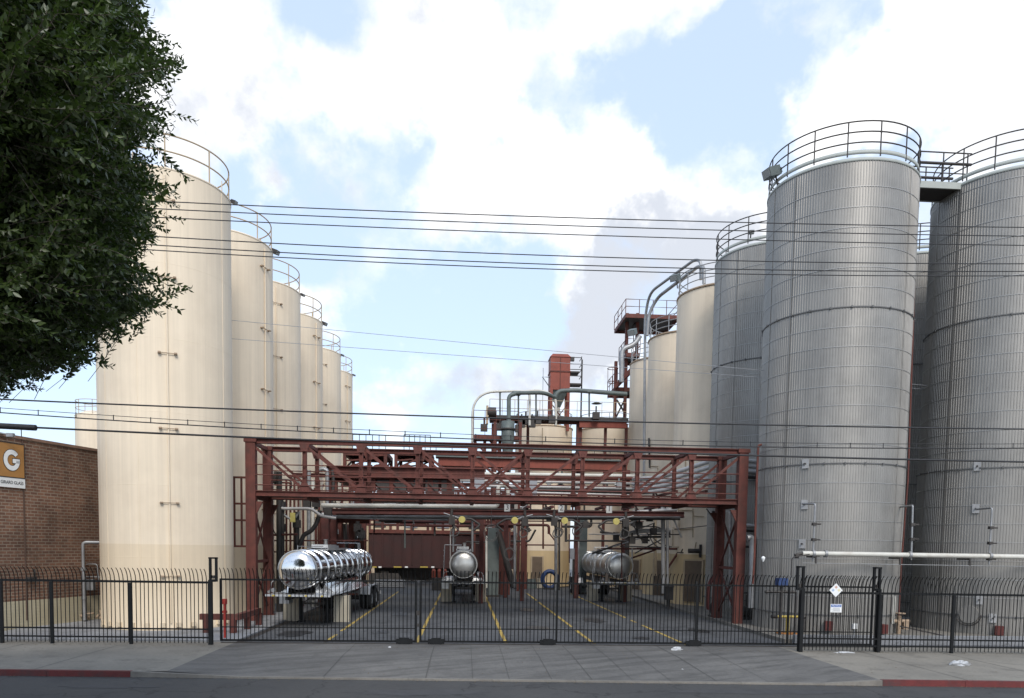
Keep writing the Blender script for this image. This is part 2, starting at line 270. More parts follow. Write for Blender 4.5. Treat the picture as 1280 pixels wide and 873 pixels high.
# ------------------------------------------------------------------ mesh helpers
class MB:
    def __init__(s): s.v = []; s.f = []; s.sm = []
    def add(s, vs, fs, smooth=False):
        o = len(s.v); s.v.extend([tuple(p) for p in vs]); s.f.extend([tuple(i+o for i in q) for q in fs]); s.sm.extend([smooth]*len(fs)); return s
    def box(s, c, size, rot=None, taper=1.0):
        hx, hy, hz = size[0]/2, size[1]/2, size[2]/2; c = Vector(c)
        vs = []
        for z in (-1, 1):
            k = taper if z > 0 else 1
            for x, y in ((-1, -1), (1, -1), (1, 1), (-1, 1)):
                p = Vector((x*hx*k, y*hy*k, z*hz))
                if rot is not None: p = rot @ p
                vs.append(p+c)
        return s.add(vs, [(3, 2, 1, 0), (4, 5, 6, 7), (0, 1, 5, 4), (1, 2, 6, 5), (2, 3, 7, 6), (3, 0, 4, 7)])
    def b2(s, x0, x1, y0, y1, z0, z1): return s.box(((x0+x1)/2, (y0+y1)/2, (z0+z1)/2), (abs(x1-x0), abs(y1-y0), abs(z1-z0)))
    def beam(s, p, q, w, h=None, up=(0, 0, 1)):
        p = Vector(p); q = Vector(q); d = q-p; Ln = d.length
        if Ln < 1e-6: return s
        d.normalize(); u = Vector(up)
        if abs(d.dot(u)) > .98: u = Vector((0, 1, 0))
        x = d.cross(u).normalized(); z = x.cross(d); h = h or w
        rot = Matrix((x, d, z)).transposed()
        return s.box((p+q)/2, (w, Ln, h), rot)
    def ibeam(s, p, q, w, h, t=.03, up=(0, 0, 1)):
        p = Vector(p); q = Vector(q); d = (q-p).normalized(); u = Vector(up)
        if abs(d.dot(u)) > .98: u = Vector((0, 1, 0))
        x = d.cross(u).normalized(); z = x.cross(d)
        s.beam(p+z*(h/2-t/2), q+z*(h/2-t/2), w, t, up); s.beam(p-z*(h/2-t/2), q-z*(h/2-t/2), w, t, up)
        s.beam(p, q, t, h-2*t, up); return s
    def tube(s, pts, r, n=8, closed=False, cap=True):
        pts = [Vector(p) for p in pts]; k = len(pts); rings = []; o = len(s.v)
        prev = None
        for i, p in enumerate(pts):
            if closed: d = pts[(i+1) % k]-pts[(i-1) % k]
            else: d = pts[min(i+1, k-1)]-pts[max(i-1, 0)]
            d.normalize()
            if prev is None:
                a = Vector((0, 0, 1)) if abs(d.z) < .9 else Vector((1, 0, 0))
                x = d.cross(a).normalized()
            else:
                x = (prev-d*prev.dot(d)); x = x.normalized() if x.length > 1e-6 else d.orthogonal().normalized()
            prev = x; y = d.cross(x)
            rr = r[i] if isinstance(r, (list, tuple)) else r
            rings.append([p+(x*math.cos(2*PI*j/n)+y*math.sin(2*PI*j/n))*rr for j in range(n)])
        vs = [v for g in rings for v in g]; fs = []
        for i in range(k if closed else k-1):
            a = i*n; b = ((i+1) % k)*n
            for j in range(n): fs.append((a+j, a+(j+1) % n, b+(j+1) % n, b+j))
        s.add(vs, fs, True)
        if cap and not closed:
            s.add(rings[0], [tuple(range(n))]); s.add(rings[-1], [tuple(reversed(range(n)))])
        return s
    def cyl(s, p, q, r, n=16, r2=None): return s.tube([p, q], [r, r if r2 is None else r2], n)
    def ring(s, c, R, r, n=48, m=6, a0=0, a1=2*PI):
        full = abs(a1-a0-2*PI) < 1e-6; k = n if full else n+1
        pts = [Vector(c)+Vector((R*math.cos(a0+(a1-a0)*i/n), R*math.sin(a0+(a1-a0)*i/n), 0)) for i in range(k)]
        return s.tube(pts, r, m, closed=full)
    def lathe(s, prof, c, n=48, smooth=True, axis='Z', a0=0.0, a1=2*PI):
        """prof: list of (radius, height); axis Z or Y"""
        c = Vector(c); vs = []; full = abs(a1-a0-2*PI) < 1e-6; k = n if full else n+1
        for (r, h) in prof:
            for j in range(k):
                a = a0+(a1-a0)*j/n
                p = Vector((r*math.cos(a), r*math.sin(a), h)) if axis == 'Z' else Vector((r*math.cos(a), h, r*math.sin(a)))
                vs.append(c+p)
        fs = []
        for i in range(len(prof)-1):
            for j in range(n):
                a = i*k+j; b = i*k+(j+1) % k; q = (a, b, b+k, a+k)
                fs.append(q if axis == 'Z' else q[::-1])
        return s.add(vs, fs, smooth)
    def poly(s, pts): return s.add(pts, [tuple(range(len(pts)))])
    def build(s, name, m, parent=None, loc=(0, 0, 0), rotz=0.0):
        """vertices are world coordinates when a parent has no rotation: they are stored relative to parent/loc"""
        me = bpy.data.meshes.new(name)
        off = parent.get('_off') if parent is not None else None
        if off is not None: vs = [(v[0]-off[0], v[1]-off[1], v[2]-off[2]) for v in s.v]
        else: vs = [(v[0]-loc[0], v[1]-loc[1], v[2]-loc[2]) for v in s.v]
        me.from_pydata(vs, [], s.f); me.polygons.foreach_set('use_smooth', s.sm); me.update()
        if isinstance(m, (list, tuple)):
            for q in m: me.materials.append(q)
        else: me.materials.append(m)
        o = bpy.data.objects.new(name, me); COL.objects.link(o)
        if parent is not None:
            o.parent = parent
            if off is not None: o['_off'] = [off[0], off[1], off[2]]
        else: o.location = loc
        return o
def bend(pts, rad, seg=5):
    pts = [Vector(p) for p in pts]; out = [pts[0]]
    for i in range(1, len(pts)-1):
        a, b, c = pts[i-1], pts[i], pts[i+1]; u = (a-b); v = (c-b); rr = min(rad, u.length*.49, v.length*.49)
        p = b+u.normalized()*rr; q = b+v.normalized()*rr
        for k in range(seg+1):
            t = k/seg; out.append(p*(1-t)**2+b*2*t*(1-t)+q*t*t)
    out.append(pts[-1]); return out
def thing(name, label, cat, loc=(0, 0, 0), rotz=0.0, group=None, local=False):
    o = bpy.data.objects.new(name, None); COL.objects.link(o); o.empty_display_size = .3
    o.location = loc; o.rotation_euler = (0, 0, rotz); o['label'] = label; o['category'] = cat
    if group: o['group'] = group
    if not local: o['_off'] = [loc[0], loc[1], loc[2]]
    return o
def tag(o, label, cat, group=None):
    o['label'] = label; o['category'] = cat
    if group: o['group'] = group
    return o
def struct(name, mb, m):
    o = mb.build(name, m); o['kind'] = 'structure'; return o

# ------------------------------------------------------------------ ground
KY = lambda x: 18.33-.042*(x-1.2)               # face of the kerb
mb = MB(); mb.poly([(-900, -300, -.30), (900, -300, -.30), (900, 2500, -.30), (-900, 2500, -.30)]); struct('ground', mb, FARG)
mb = MB(); mb.poly([(-120, 2.5, -.13), (120, 2.5, -.13), (120, KY(120), -.13), (-120, KY(-120), -.13)]); struct('road', mb, ASPH)
mb = MB(); mb.b2(-120, 120, -12, 2.4, -.3, 0.0); struct('near_sidewalk', mb, WALK)
def strip(x0, x1, ya, yb, z): return [(x0, ya(x0), z), (x1, ya(x1), z), (x1, yb(x1), z), (x0, yb(x0), z)]
FY = lambda x: 23.88-.036*(x+13.98)*1.0          # fence line
back = lambda x: 24.55
mb = MB()
for x0, x1 in ((-60, -7.2), (10.35, 60)):
    mb.poly(strip(x0, x1, lambda x: KY(x)+.15, back, .0))
struct('sidewalk', mb, WALK)
mb = MB()
# flared driveway apron: flush at the fence, dropping to the road at the kerb
mb.poly([(-7.2, 24.55, 0), (-7.2, KY(-7.2)+.15, 0), (-5.4, KY(-5.4)+.15, -.10), (-5.4, 22.0, 0.0)])
mb.poly([(-7.2, 24.55, 0), (-5.4, 22, 0), (8.9, 21.6, 0), (10.35, 24.55, 0)])
mb.poly([(-5.4, 22.0, 0.0), (-5.4, KY(-5.4)+.15, -.10), (8.9, KY(8.9)+.15, -.10), (8.9, 21.6, 0.0)])
mb.poly([(8.9, 21.6, 0), (8.9, KY(8.9)+.15, -.10), (10.35, KY(10.35)+.15, 0), (10.35, 24.55, 0)])
struct('driveway', mb, APRON)
# scored joints in the apron (shallow dark saw cuts)
mb = MB()
for px, w_ in ((-3.4, .014), (-.9, .03), (.25, .014), (1.15, .014), (2.2, .014), (3.2, .022), (4.2, .014), (5.15, .014), (6.3, .04), (7.6, .014)):
    y0 = KY(px)+.16; y1 = 24.2
    zz0 = lambda y: -.10+.10*min(1, (y-18.4)/3.3)+.004
    ys = [y0, 19.4, 20.5, 21.6, y1]
    top = px-.25*(px-1)*0.0
    for a, b in zip(ys[:-1], ys[1:]):
        mb.add([(px-w_/2, a, zz0(a)+.004), (px+w_/2, a, zz0(a)+.004), (px+w_/2, b, zz0(b)+.004), (px-w_/2, b, zz0(b)+.004)], [(0, 1, 2, 3)])
for px in (-13.2, -10.4, 12.6, 15.2): mb.add([(px-.01, KY(px)+.15, .004), (px+.01, KY(px)+.15, .004), (px+.01, 23.6, .004), (px-.01, 23.6, .004)], [(0, 1, 2, 3)])
struct('joints', mb, mat('joint_filler', (.07, .068, .064), .9))
def kerb(x0, x1, z0, z1, m, name):
    mb = MB(); n = max(1, int(abs(x1-x0)/2.0))
    for i in range(n):
        a = x0+(x1-x0)*i/n; b = x0+(x1-x0)*(i+1)/n-.008; za = z0+(z1-z0)*i/n; zb = z0+(z1-z0)*(i+1)/n
        ya, yb = KY(a), KY(b)
        vs = [(a, ya, -.2), (b, yb, -.2), (b, yb+.15, -.2), (a, ya+.15, -.2), (a, ya+.01, za), (b, yb+.01, zb), (b, yb+.15, zb), (a, ya+.15, za)]
        mb.add(vs, [(0, 1, 5, 4), (4, 5, 6, 7), (1, 2, 6, 5), (3, 0, 4, 7), (2, 3, 7, 6)])
    return struct(name, mb, m)
kerb(-60, -8.0, .012, .012, KERBR, 'red_kerb'); kerb(-8.0, -5.4, .008, -.09, KERBC, 'ramp_kerb'); kerb(-5.4, 8.9, -.09, -.09, KERBC, 'low_kerb')
kerb(8.9, 10.35, -.09, .008, KERBC, 'ramp_kerb'); kerb(10.35, 60, .012, .012, KERBR, 'red_kerb')
mb = MB(); mb.poly([(-60, 24.55, -.004), (60, 24.55, -.004), (60, 110, -.004), (-60, 110, -.004)]); struct('yard', mb, YARD)
mb = MB(); mb.b2(-15.5, -7.2, 24.57, 70, -.1, .05); struct('concrete_pad', mb, PAD)
mb = MB(); mb.b2(-7.2, -6.95, 24.57, 46, -.1, .004); struct('drain_channel', mb, DKSTEEL)
mb = MB()
mb.b2(11.05, 30, 25.35, 75, -.1, .13); struct('concrete_plinth', mb, KERBC)
# gate track
mb = MB(); mb.b2(-7.6, 14.6, 24.28, 24.42, -.01, .016); struct('gate_track', mb, DKSTEEL)
# low kerb wall behind the right fence
# parking lines
mb = MB()
for x in (-4.42, -1.5, 1.4, 4.33, 7.4, ):
    y0 = 24.7
    n = 26
    for i in range(n):
        a = y0+i*1.05; b = a+1.05
        if random.random() < .04: continue
        mb.add([(x-.06+random.uniform(-.012, .012), a, .004), (x+.06+random.uniform(-.012, .012), a, .004), (x+.06+random.uniform(-.012, .012), b, .004), (x-.06, b, .004)], [(0, 1, 2, 3)])
struct('parking_lines', mb, YLINE)

# ------------------------------------------------------------------ tanks
def handrail(parent, X, Y, r, z, m, rails=(.38, .72, 1.07), posts=14, rt=.026, a0=0, a1=2*PI):
    for h in rails: MB().ring((X, Y, z+h), r, rt, 64, 6, a0, a1).build('guard_rail', m, parent)
    for i in range(posts):
        a = a0+(a1-a0)*(i+.3)/posts
        p = Vector((X+r*math.cos(a), Y+r*math.sin(a), z-.05)); MB().cyl(p, p+Vector((0, 0, rails[-1]+.05)), rt, 6).build('rail_post', m, parent)
def lamp_on(label, p, d, sz=.30, m=None, group='floodlights on the tank rims'):
    t = thing('floodlight', label, 'floodlight', tuple(p), group=group)
    d = Vector(d).normalized(); x = d.cross(Vector((0, 0, 1))).normalized(); z = x.cross(d); rot = Matrix((x, d, z)).transposed()
    p = Vector(p)
    MB().box(p+d*.1, (sz*1.1, sz*1.2, sz*.8), rot).box(p-d*(sz*.55), (sz*.6, sz*.3, sz*.45), rot).build('housing', m or GREENPIPE, t)
    MB().box(p+d*(.1+sz*.62), (sz*.95, .02, sz*.66), rot).build('lens', DARKGLASS, t)
    MB().cyl(p-d*.1-Vector((0, 0, sz*.3)), p-d*.25-Vector((0, 0, sz*1.6)), .03, 6).build('bracket', DKSTEEL, t)
    return t
def beige_tank(X, Y, r, z, m, label, group, rim='left', seams=(), posts=12, name='storage_tank', n=72, railm=None):
    t = thing(name, label, 'storage tank', (X, Y, 0), group=group)
    prof = [(r+.012, .05), (r+.012, .16), (r, .17)]
    zs = np.linspace(.17, z, 12)
    for i, q in enumerate(zs[1:]): prof += [(r, q)]
    MB().lathe(prof, (X, Y, 0), n).build('shell', m, t)
    if rim == 'left': MB().lathe([(r, z), (r+.02, z+.02), (r+.02, z+.06), (r-.05, z+.10), (r*.5, z+.45), (0.01, z+.55)], (X, Y, 0), n).build('roof', m, t)
    else:
        MB().lathe([(r, z-.02), (r+.05, z), (r+.05, z+.09), (r-.02, z+.12)], (X, Y, 0), n).build('rim', BEIGE2 if rim != 'right' else BSTAIN, t)
        MB().lathe([(r-.02, z+.12), (r*.5, z+.35), (.01, z+.42)], (X, Y, 0), n).build('roof', m, t)
    handrail(t, X, Y, r-.06, z+.08, railm or (FRAMEBEIGE if rim == 'left' else GALV), posts=posts, rails=((.55, 1.1) if rim == 'left' else (.4, .75, 1.1)))
    for zq in (2.6, 5.1, 7.6, 10.1, 12.6): MB().lathe([(r, zq-.012), (r+.006, zq), (r, zq+.012)], (X, Y, 0), n).build('ring_weld', m, t)
    for a in seams:
        c, s = math.cos(a), math.sin(a)
        mb = MB(); mb.cyl((X+(r+.03)*c, Y+(r+.03)*s, .3), (X+(r+.03)*c, Y+(r+.03)*s, z-.2), .028, 6).build('riser_pipe', m, t)
        for k in range(1, 7):
            zb = k*(z-.4)/6.0-.6; mb = MB()
            for sg in (-1, 1):
                c2, s2 = math.cos(a+sg*.11), math.sin(a+sg*.11)
                mb.box((X+(r+.05)*c2, Y+(r+.05)*s2, zb), (.16, .10, .05), Matrix.Rotation(a, 3, 'Z'))
                mb.beam((X+(r+.06)*c, Y+(r+.06)*s, zb-.0), (X+(r+.06)*c2, Y+(r+.06)*s2, zb), .02)
            mb.build('bracket', BSTAIN, t)
    return t
LT = [(-11.06, 29.35, 2.29, 15.68, 'nearest and widest beige tank at the left end of the row beside the brick wall'),
      (-10.98, 35.3, 2.29, 16.1, 'second beige tank in the left row, just behind the widest one'),
      (-11.1, 41.7, 2.29, 16.25, 'third beige tank from the front in the left row, above the red truss corner'),
      (-11.0, 47.5, 2.29, 16.4, 'fourth beige tank from the front in the left row'),
      (-10.93, 54.0, 2.29, 16.1, 'fifth beige tank in the left row, one before the last'),
      (-11.02, 60.2, 2.29, 16.1, 'farthest and narrowest looking beige tank of the left row, against the sky')]
for i, (X, Y, r, z, lb) in enumerate(LT):
    facing = math.atan2(-Y, -X)
    seams = [facing+.02] if i == 0 else ([facing+.45] if i in (2, 4) else [facing+.95])
    t = beige_tank(X, Y, r, z, BEIGE, lb, 'beige tanks in the left row', 'left', seams, posts=9, n=96 if i == 0 else 64)
    if i == 0:
        # weld seams where the curved plates meet: thin pale ridges
        mb = MB()
        for a in (facing-1.02, facing-.42, facing+.98):
            c, s = math.cos(a), math.sin(a)
            mb.box((X+(r+.004)*c, Y+(r+.004)*s, 8.1), (.012, .05, 16.0), Matrix.Rotation(a, 3, 'Z'))
        mb.build('weld_seam', BEIGE, t)
        mb = MB()
        for k in range(12):
            a = facing-1.2+k*.22
            mb.box((X+(r+.03)*math.cos(a), Y+(r+.03)*math.sin(a), .24), (.10, .16, .16), Matrix.Rotation(a, 3, 'Z'))
        mb.build('anchor_lugs', BEIGE, t)
    if i > 0 or True:
        pa = R_(18)
        lamp_on(['black lamp on the rim of the nearest left beige tank', 'grey lamp hanging off the rim of the second left beige tank', 'black lamp on the rim of the third left beige tank',
                 'grey lamp on the rim of the fourth left beige tank', 'black lamp on the rim of the fifth left beige tank', 'black lamp on the rim of the farthest left beige tank'][i],
                (X+(r+.05)*math.cos(pa), Y+(r+.05)*math.sin(pa), z+.25), (.8, -.3, -.35), .16 if i in (0, 2, 4, 5) else .24, DKSTEEL, 'lamps on the left tank rims')
beige_tank(-28.7, 62.0, 1.5, 12.7, BEIGE, 'small distant beige tank showing above the brick building roof', None, 'left', [math.atan2(-62, 30.6)+.6], posts=8)

def steel_tank(X, Y, r, z, label, fa, group='corrugated metal tanks on the right', base=.13, hoop=8, sp=.693, phase=-1):
    t = thing('metal_tank', label, 'metal tank', (X, Y, 0), group=group)
    nr = 176; rb = r; mb = MB(); ang = []; rad = []
    for i in range(nr):
        a = 2*PI*i/nr; w_ = 2*PI/nr
        for fr, rr in ((0, rb), (.55, rb), (.68, rb+.014), (.88, rb+.014)): ang.append(a+w_*fr); rad.append(rr)
    K = len(ang); zs = [base, z*.33, z*.66, z]; vs = []
    for q in zs: vs += [(X+rad[j]*math.cos(ang[j]), Y+rad[j]*math.sin(ang[j]), q) for j in range(K)]
    fs = []
    for i in range(len(zs)-1):
        for j in range(K): fs.append((i*K+j, i*K+(j+1) % K, (i+1)*K+(j+1) % K, (i+1)*K+j))
    mb.add(vs, fs).build('shell', CORR, t)
    k = 1; q = base+sp
    while q < z-.2:
        dark = (k+phase) % hoop == 0
        m2 = MB().lathe([(rb+.013, q-.010), (rb+.022, q-.008), (rb+.022, q+.008), (rb+.013, q+.010)] if not dark else [(rb+.02, q-.022), (rb+.04, q-.02), (rb+.04, q+.02), (rb+.02, q+.022)], (X, Y, 0), 72, False)
        if dark:
            for j in range(24):
                a = j*2*PI/24; m2.box((X+(rb+.05)*math.cos(a), Y+(rb+.05)*math.sin(a), q+.0), (.05, .06, .07), Matrix.Rotation(a, 3, 'Z'))
        m2.build('hoop', HOOPD if dark else BANDM, t); k += 1; q += sp
    MB().lathe([(rb+.02, z-.01), (rb+.035, z), (rb+.035, z+.07), (rb-.02, z+.13)], (X, Y, 0), 72).build('rim', PALEGREEN, t)
    MB().lathe([(rb-.02, z+.13), (rb*.5, z+.5), (.01, z+.6)], (X, Y, 0), 72).build('roof', CORR, t)
    MB().lathe([(rb-.03, z+.24), (rb-.01, z+.24), (rb-.01, z+.38), (rb-.03, z+.38)], (X, Y, 0), 72).build('toe_plate', PALEGREEN, t)
    handrail(t, X, Y, r-.02, z+.22, DKSTEEL, posts=15, rails=(.42, .78, 1.14), rt=.024)
    # vertical joint covers
    mb = MB()
    for a in (fa-1.05, fa-.62, fa+1.02):
        mb.box((X+(rb+.018)*math.cos(a), Y+(rb+.018)*math.sin(a), z/2+.1), (.012, .045, z-.3), Matrix.Rotation(a, 3, 'Z'))
    mb.build('joint_cover', CORR, t)
    return t
def fa_(X, Y): return math.atan2(-Y, -X)
SR = 2.70
S1 = steel_tank(14.45, 29.61, SR, 16.95, 'nearest grey corrugated tank, standing left of the dark gap behind the hazard signs', fa_(14.45, 29.61))
S2 = steel_tank(21.2, 29.5, SR, 17.05, 'grey corrugated tank cut off by the right edge of the photo', fa_(21.2, 29.5))
S3 = steel_tank(14.72, 36.75, SR, 16.95, 'grey corrugated tank standing behind the nearest one and beside the beige tanks', fa_(14.72, 36.75))
S4 = steel_tank(21.8, 37.2, SR, 16.9, 'grey corrugated tank showing as a dark sliver between the two nearest ones', fa_(21.8, 37.2))
# beige group at right
A = beige_tank(14.4, 42.3, SR, 17.0, BEIGE3, 'tall beige tank beside the grey corrugated tanks, its brown door facing the yard', 'beige tanks behind the corrugated tanks', 'right', posts=15, n=80)
B = beige_tank(14.85, 50.8, SR, 16.95, BEIGE3, 'middle tall beige tank of the right group, behind the red truss', 'beige tanks behind the corrugated tanks', 'right', posts=15, n=64)
C_ = beige_tank(15.1, 57.6, SR, 17.0, BEIGE3, 'leftmost and farthest tall beige tank of the right group, beside the red tower', 'beige tanks behind the corrugated tanks', 'right', posts=15, n=64)
D = beige_tank(6.35, 62.0, 2.3, 12.62, BEIGE3, 'squat beige tank under the red dust collector, left of its twin', 'squat beige tanks in the middle', 'mid', posts=10, n=64)
E_ = beige_tank(11.55, 62.0, 2.3, 12.6, BEIGE3, 'squat beige tank between the dust collector tank and the tall beige tanks', 'squat beige tanks in the middle', 'mid', posts=10, n=64)
def surf_box(X, Y, r, a, z0, z1, w_, t_, name, m, parent):
    c, s = math.cos(a), math.sin(a); rot = Matrix.Rotation(a, 3, 'Z')
    return MB().box((X+r*c, Y+r*s, (z0+z1)/2), (t_, w_, z1-z0), rot).build(name, m, parent)
def door_on(T, X, Y, r, px, ytop, z0=.15, w_=.9, z1=2.1):
    # angle on the shell where the sight line through px meets it
    d = at(px, 690, 1.0); d = Vector((d.x, 1.0)).normalized(); c = Vector((X, Y)); b = d.dot(c); disc = b*b-(c.length_squared-r*r)
    t_ = b-math.sqrt(max(0, disc)); p = d*t_-c; a = math.atan2(p.y, p.x)
    fr = surf_box(X, Y, r, a, z0-.02, z1+.08, w_+.2, .16, 'door_frame', FRAMEBEIGE, T)
    dr = surf_box(X, Y, r+.06, a, z0, z1, w_, .08, 'door', DOORM, T)
    h = surf_box(X, Y, r+.12, a+.10, z0+.95, z0+1.1, .05, .06, 'handle', GALV, dr)
door_on(A, 14.4, 42.3, SR, 868, 700, z1=2.55, w_=1.0, z0=.35)
door_on(B, 14.85, 50.8, SR, 826, 697, z1=2.4, w_=.9)
door_on(C_, 15.1, 57.6, SR, 795, 695, z1=2.3, w_=.8)
door_on(D, 6.35, 62.0, 2.3, 672, 698, z1=2.4, w_=.8)
# walkway between the two front corrugated tanks
t = thing('walkway', 'green trimmed steel walkway joining the tops of the two front corrugated tanks', 'walkway', (17.8, 29.3, 17))
MB().b2(16.9, 18.9, 28.7, 29.7, 16.95, 17.02).build('deck', DKSTEEL, t)
MB().b2(16.9, 18.9, 28.62, 28.69, 16.93, 17.17).build('edge_beam', PALEGREEN, t); MB().b2(16.9, 18.9, 29.71, 29.78, 16.93, 17.17).build('edge_beam', PALEGREEN, t)
mb = MB()
for y in (28.65, 29.75):
    for zz_, rr in ((17.5, .02), (17.85, .05), (18.25, .025)): mb.cyl((16.9, y, zz_), (19.0, y, zz_), rr, 6)
    for x in (16.95, 17.9, 18.85): mb.cyl((x, y, 17.1), (x, y, 18.25), .025, 6)
mb.build('rail', DKSTEEL, t)
lamp_on('large green floodlight hanging off the rim of the nearest corrugated tank', (11.62, 29.3, 17.55), (-.9, -.25, -.35), .42)
lamp_on('green floodlight on the pipes above the tall beige tank with the door', at(845, 347, 42), (-.6, -.7, -.45), .40)
lamp_on('green floodlight beside the middle beige tank rim', at(791, 415, 52), (-.5, -.7, -.45), .45)
lamp_on('small dark lamp inside the rail of the rear corrugated tank', at(939, 291, 35.5), (-.2, -.9, -.2), .2)

# fittings on the steel tanks: inspection plates, valve stands
def on_tank(X, Y, r, px, py):
    d = CR*((px-640)/F) - CU*((py-CY)/F) + _f; dd = Vector((d.x, d.y)); k = dd.length; u = dd/k; c = Vector((X, Y)); b = u.dot(c)
    t_ = (b-math.sqrt(max(0.0, b*b-(c.length_squared-r*r))))/k
    p = Vector((d.x*t_, d.y*t_, H+d.z*t_)); return p, math.atan2(p.y-Y, p.x-X)
for T, X, Y, lst in ((S1, 14.45, 29.61, [(1007, 580), (1006, 631), (1003, 680)]), (S2, 21.2, 29.5, [(1222, 583), (1220, 636), (1224, 750), (1241, 773)])):
    for px, py in lst:
        p, a = on_tank(X, Y, SR+.03, px, py); surf_box(X, Y, SR+.04, a, p.z-.17, p.z+.17, .24, .04, 'inspection_plate', PLATE, T)
        MB().cyl(p, p+Vector((math.cos(a), math.sin(a), 0))*.1, .03, 8).build('plate_bolt', DKSTEEL, T)
for T, X, Y, lst in ((S1, 14.45, 29.61, [(1035, 782), (1100, 786)]), (S2, 21.2, 29.5, [(1248, 788)])):
    for px, py in lst:
        p, a = on_tank(X, Y, SR, px, py); surf_box(X, Y, SR+.1, a, p.z-.17, p.z+.17, .26, .3, 'red_support', REDD, T)
# manway on S2
p, a = on_tank(21.2, 29.5, SR, 1212, 768)
n_ = Vector((math.cos(a), math.sin(a), 0)); MB().cyl(p, p+n_*.16, .33, 24).build('manway', CORR, S2)
s_ = Vector((-n_.y, n_.x, 0)); mb = MB(); mb.tube([p+n_*.2+s_*.42*math.cos(q)+Vector((0, 0, .42*math.sin(q))) for q in np.linspace(PI, 2*PI, 14)], .022, 6); mb.build('manway_davit', DKSTEEL, S2)
def bracket_pipe(pts, X, Y, label):
    t = thing('sample_pipe', label, 'pipe', (pts[1][0], pts[1][1], 0), group='sample pipes on the corrugated tanks')
    MB().tube(bend(pts, .08), .035, 8).build('pipe', GALV, t)
    p = Vector(pts[2]); mb = MB()
    for f in (.35, .62, .9):
        q = Vector(pts[1]).lerp(p, f); mb.box(q, (.14, .14, .10)); mb.cyl(q, q+Vector((.22, -.05, .0)), .03, 6)
    mb.build('valve', DKSTEEL, t); return t
YP = 26.35
bracket_pipe([at(1003, 630, 27.2), at(1019, 630, YP), at(1016, 702, YP)], 0, 0, 'thin bracket pipe left of the hazard signs on the nearest corrugated tank')
bracket_pipe([at(1125, 634, 27.6), at(1141, 632, YP), at(1139, 700, YP)], 0, 0, 'thin bracket pipe over the dark gap between the corrugated tanks')
bracket_pipe([at(1220, 637, 27.2), at(1240, 635, YP), at(1236, 706, YP)], 0, 0, 'thin bracket pipe on the right hand corrugated tank')
for yy, z_off, lb in ((684, 0, 'lower left stub of grey pipe above the main line, left of the signs'),):
    pass
t = thing('long_pipe', 'long off white pipe running level in front of the two nearest corrugated tanks', 'pipe', (14, 26.3, 0))
p0 = at(1003, 692, 26.3); p1 = p0+Vector((17, 0, 0))
MB().tube([p0, p1], .085, 12).build('pipe', WPIPE, t)
mb = MB()
for d in (0.35, .8, 3.9, 6.9, 9.5): q = p0+Vector((d, 0, 0)); mb.cyl(q, q+Vector((.09, 0, 0)), .13, 12)
mb.build('flange', DKSTEEL if False else GALV, t)
MB().cyl(p0-Vector((.28, 0, .06)), p0+Vector((.02, 0, 0)), .05, 8).box(p0-Vector((.2, 0, .1)), (.12, .12, .16)).build('valve', DKSTEEL, t)
for d in (.5, 3.6, 6.2, 9.2, 12, 15):
    q = p0+Vector((d, 0, 0)); MB().beam(q+Vector((0, 0, -.12)), q+Vector((0, .7, -.12)), .06).beam(q+Vector((0, 0, -.1)), q+Vector((0, 0, -.35)), .05).build('support', DKSTEEL, t)
tag(MB().tube([at(1003, 704, 26.3), at(1003, 704, 26.3)+Vector((17, 0, -.02))], .014, 6).build('conduit', GALV), 'thin grey conduit hanging just below the long off white pipe', 'conduit')
tag(MB().tube(bend([at(989, 720, 26.2), at(990, 697, 26.2), at(1012, 693, 26.2)], .1), .018, 6).build('small_pipe', DKSTEEL), 'thin dark pipe stepping down left of the long off white pipe', 'pipe')
tag(MB().tube(bend([at(1123, 775, 27.6), at(1127, 700, 27.6), at(1135, 600, 27.7), at(1147, 240, 28.6)], .1), .03, 6).build('red_pipe', RED), 'thin red pipe climbing the right edge of the nearest corrugated tank', 'pipe')

# containment kerb wall along the right, with small fittings
tag(MB().b2(11.3, 26.5, 25.1, 25.3, -.02, .30).build('low_wall', PAD), 'low pale concrete wall behind the right fence at the foot of the metal tanks', 'wall')
t = thing('valve_stand', 'yellow T shaped valve stand in front of the nearest corrugated tank', 'valve stand', (12.1, 26.7, .13))
b0 = gnd(984, 792, .13); MB().cyl(b0, b0+Vector((0, 0, .62)), .07, 10).cyl(b0+Vector((-.42, 0, .62)), b0+Vector((.42, 0, .62)), .045, 8).build('post', YELLOW, t)
MB().cyl(b0+Vector((-.62, 0, .62)), b0+Vector((-.4, 0, .62)), .07, 8).cyl(b0+Vector((.4, 0, .62)), b0+Vector((.66, 0, .62)), .07, 8).box(b0+Vector((.55, 0, .3)), (.18, .2, .5)).build('valve', DKSTEEL, t)
MB().lathe([(.02, .02), (.42, .02), (.42, .001)], (b0.x, b0.y, b0.z), 20).build('rust_plate', mat('rust', (.30, .12, .03), .9, var=.4, scale=5), t)
t = thing('valve_cluster', 'blue topped valve and pipework standing behind the yellow valve stand', 'valve', (11.9, 27.0, .13))
q = at(977, 728, 26.7); MB().box(q, (.35, .3, .3)).build('actuator', BLUE, t)
mb = MB(); mb.cyl((q.x, q.y, .13), q, .06, 8).cyl(q+Vector((-.6, 0, -.35)), q+Vector((.55, 0, -.35)), .05, 8).cyl(q+Vector((.55, 0, -.35)), (q.x+.55, q.y, .13), .04, 8).ring(q+Vector((.3, 0, -.35)), .14, .02, 16).ring(q+Vector((-.3, 0, -.35)), .12, .02, 16)
mb.build('pipework', DKSTEEL, t)
t = thing('lamp_bollard', 'small white lamp on a thin stem against the nearest corrugated tank', 'lamp', at(954, 780, 27.0))
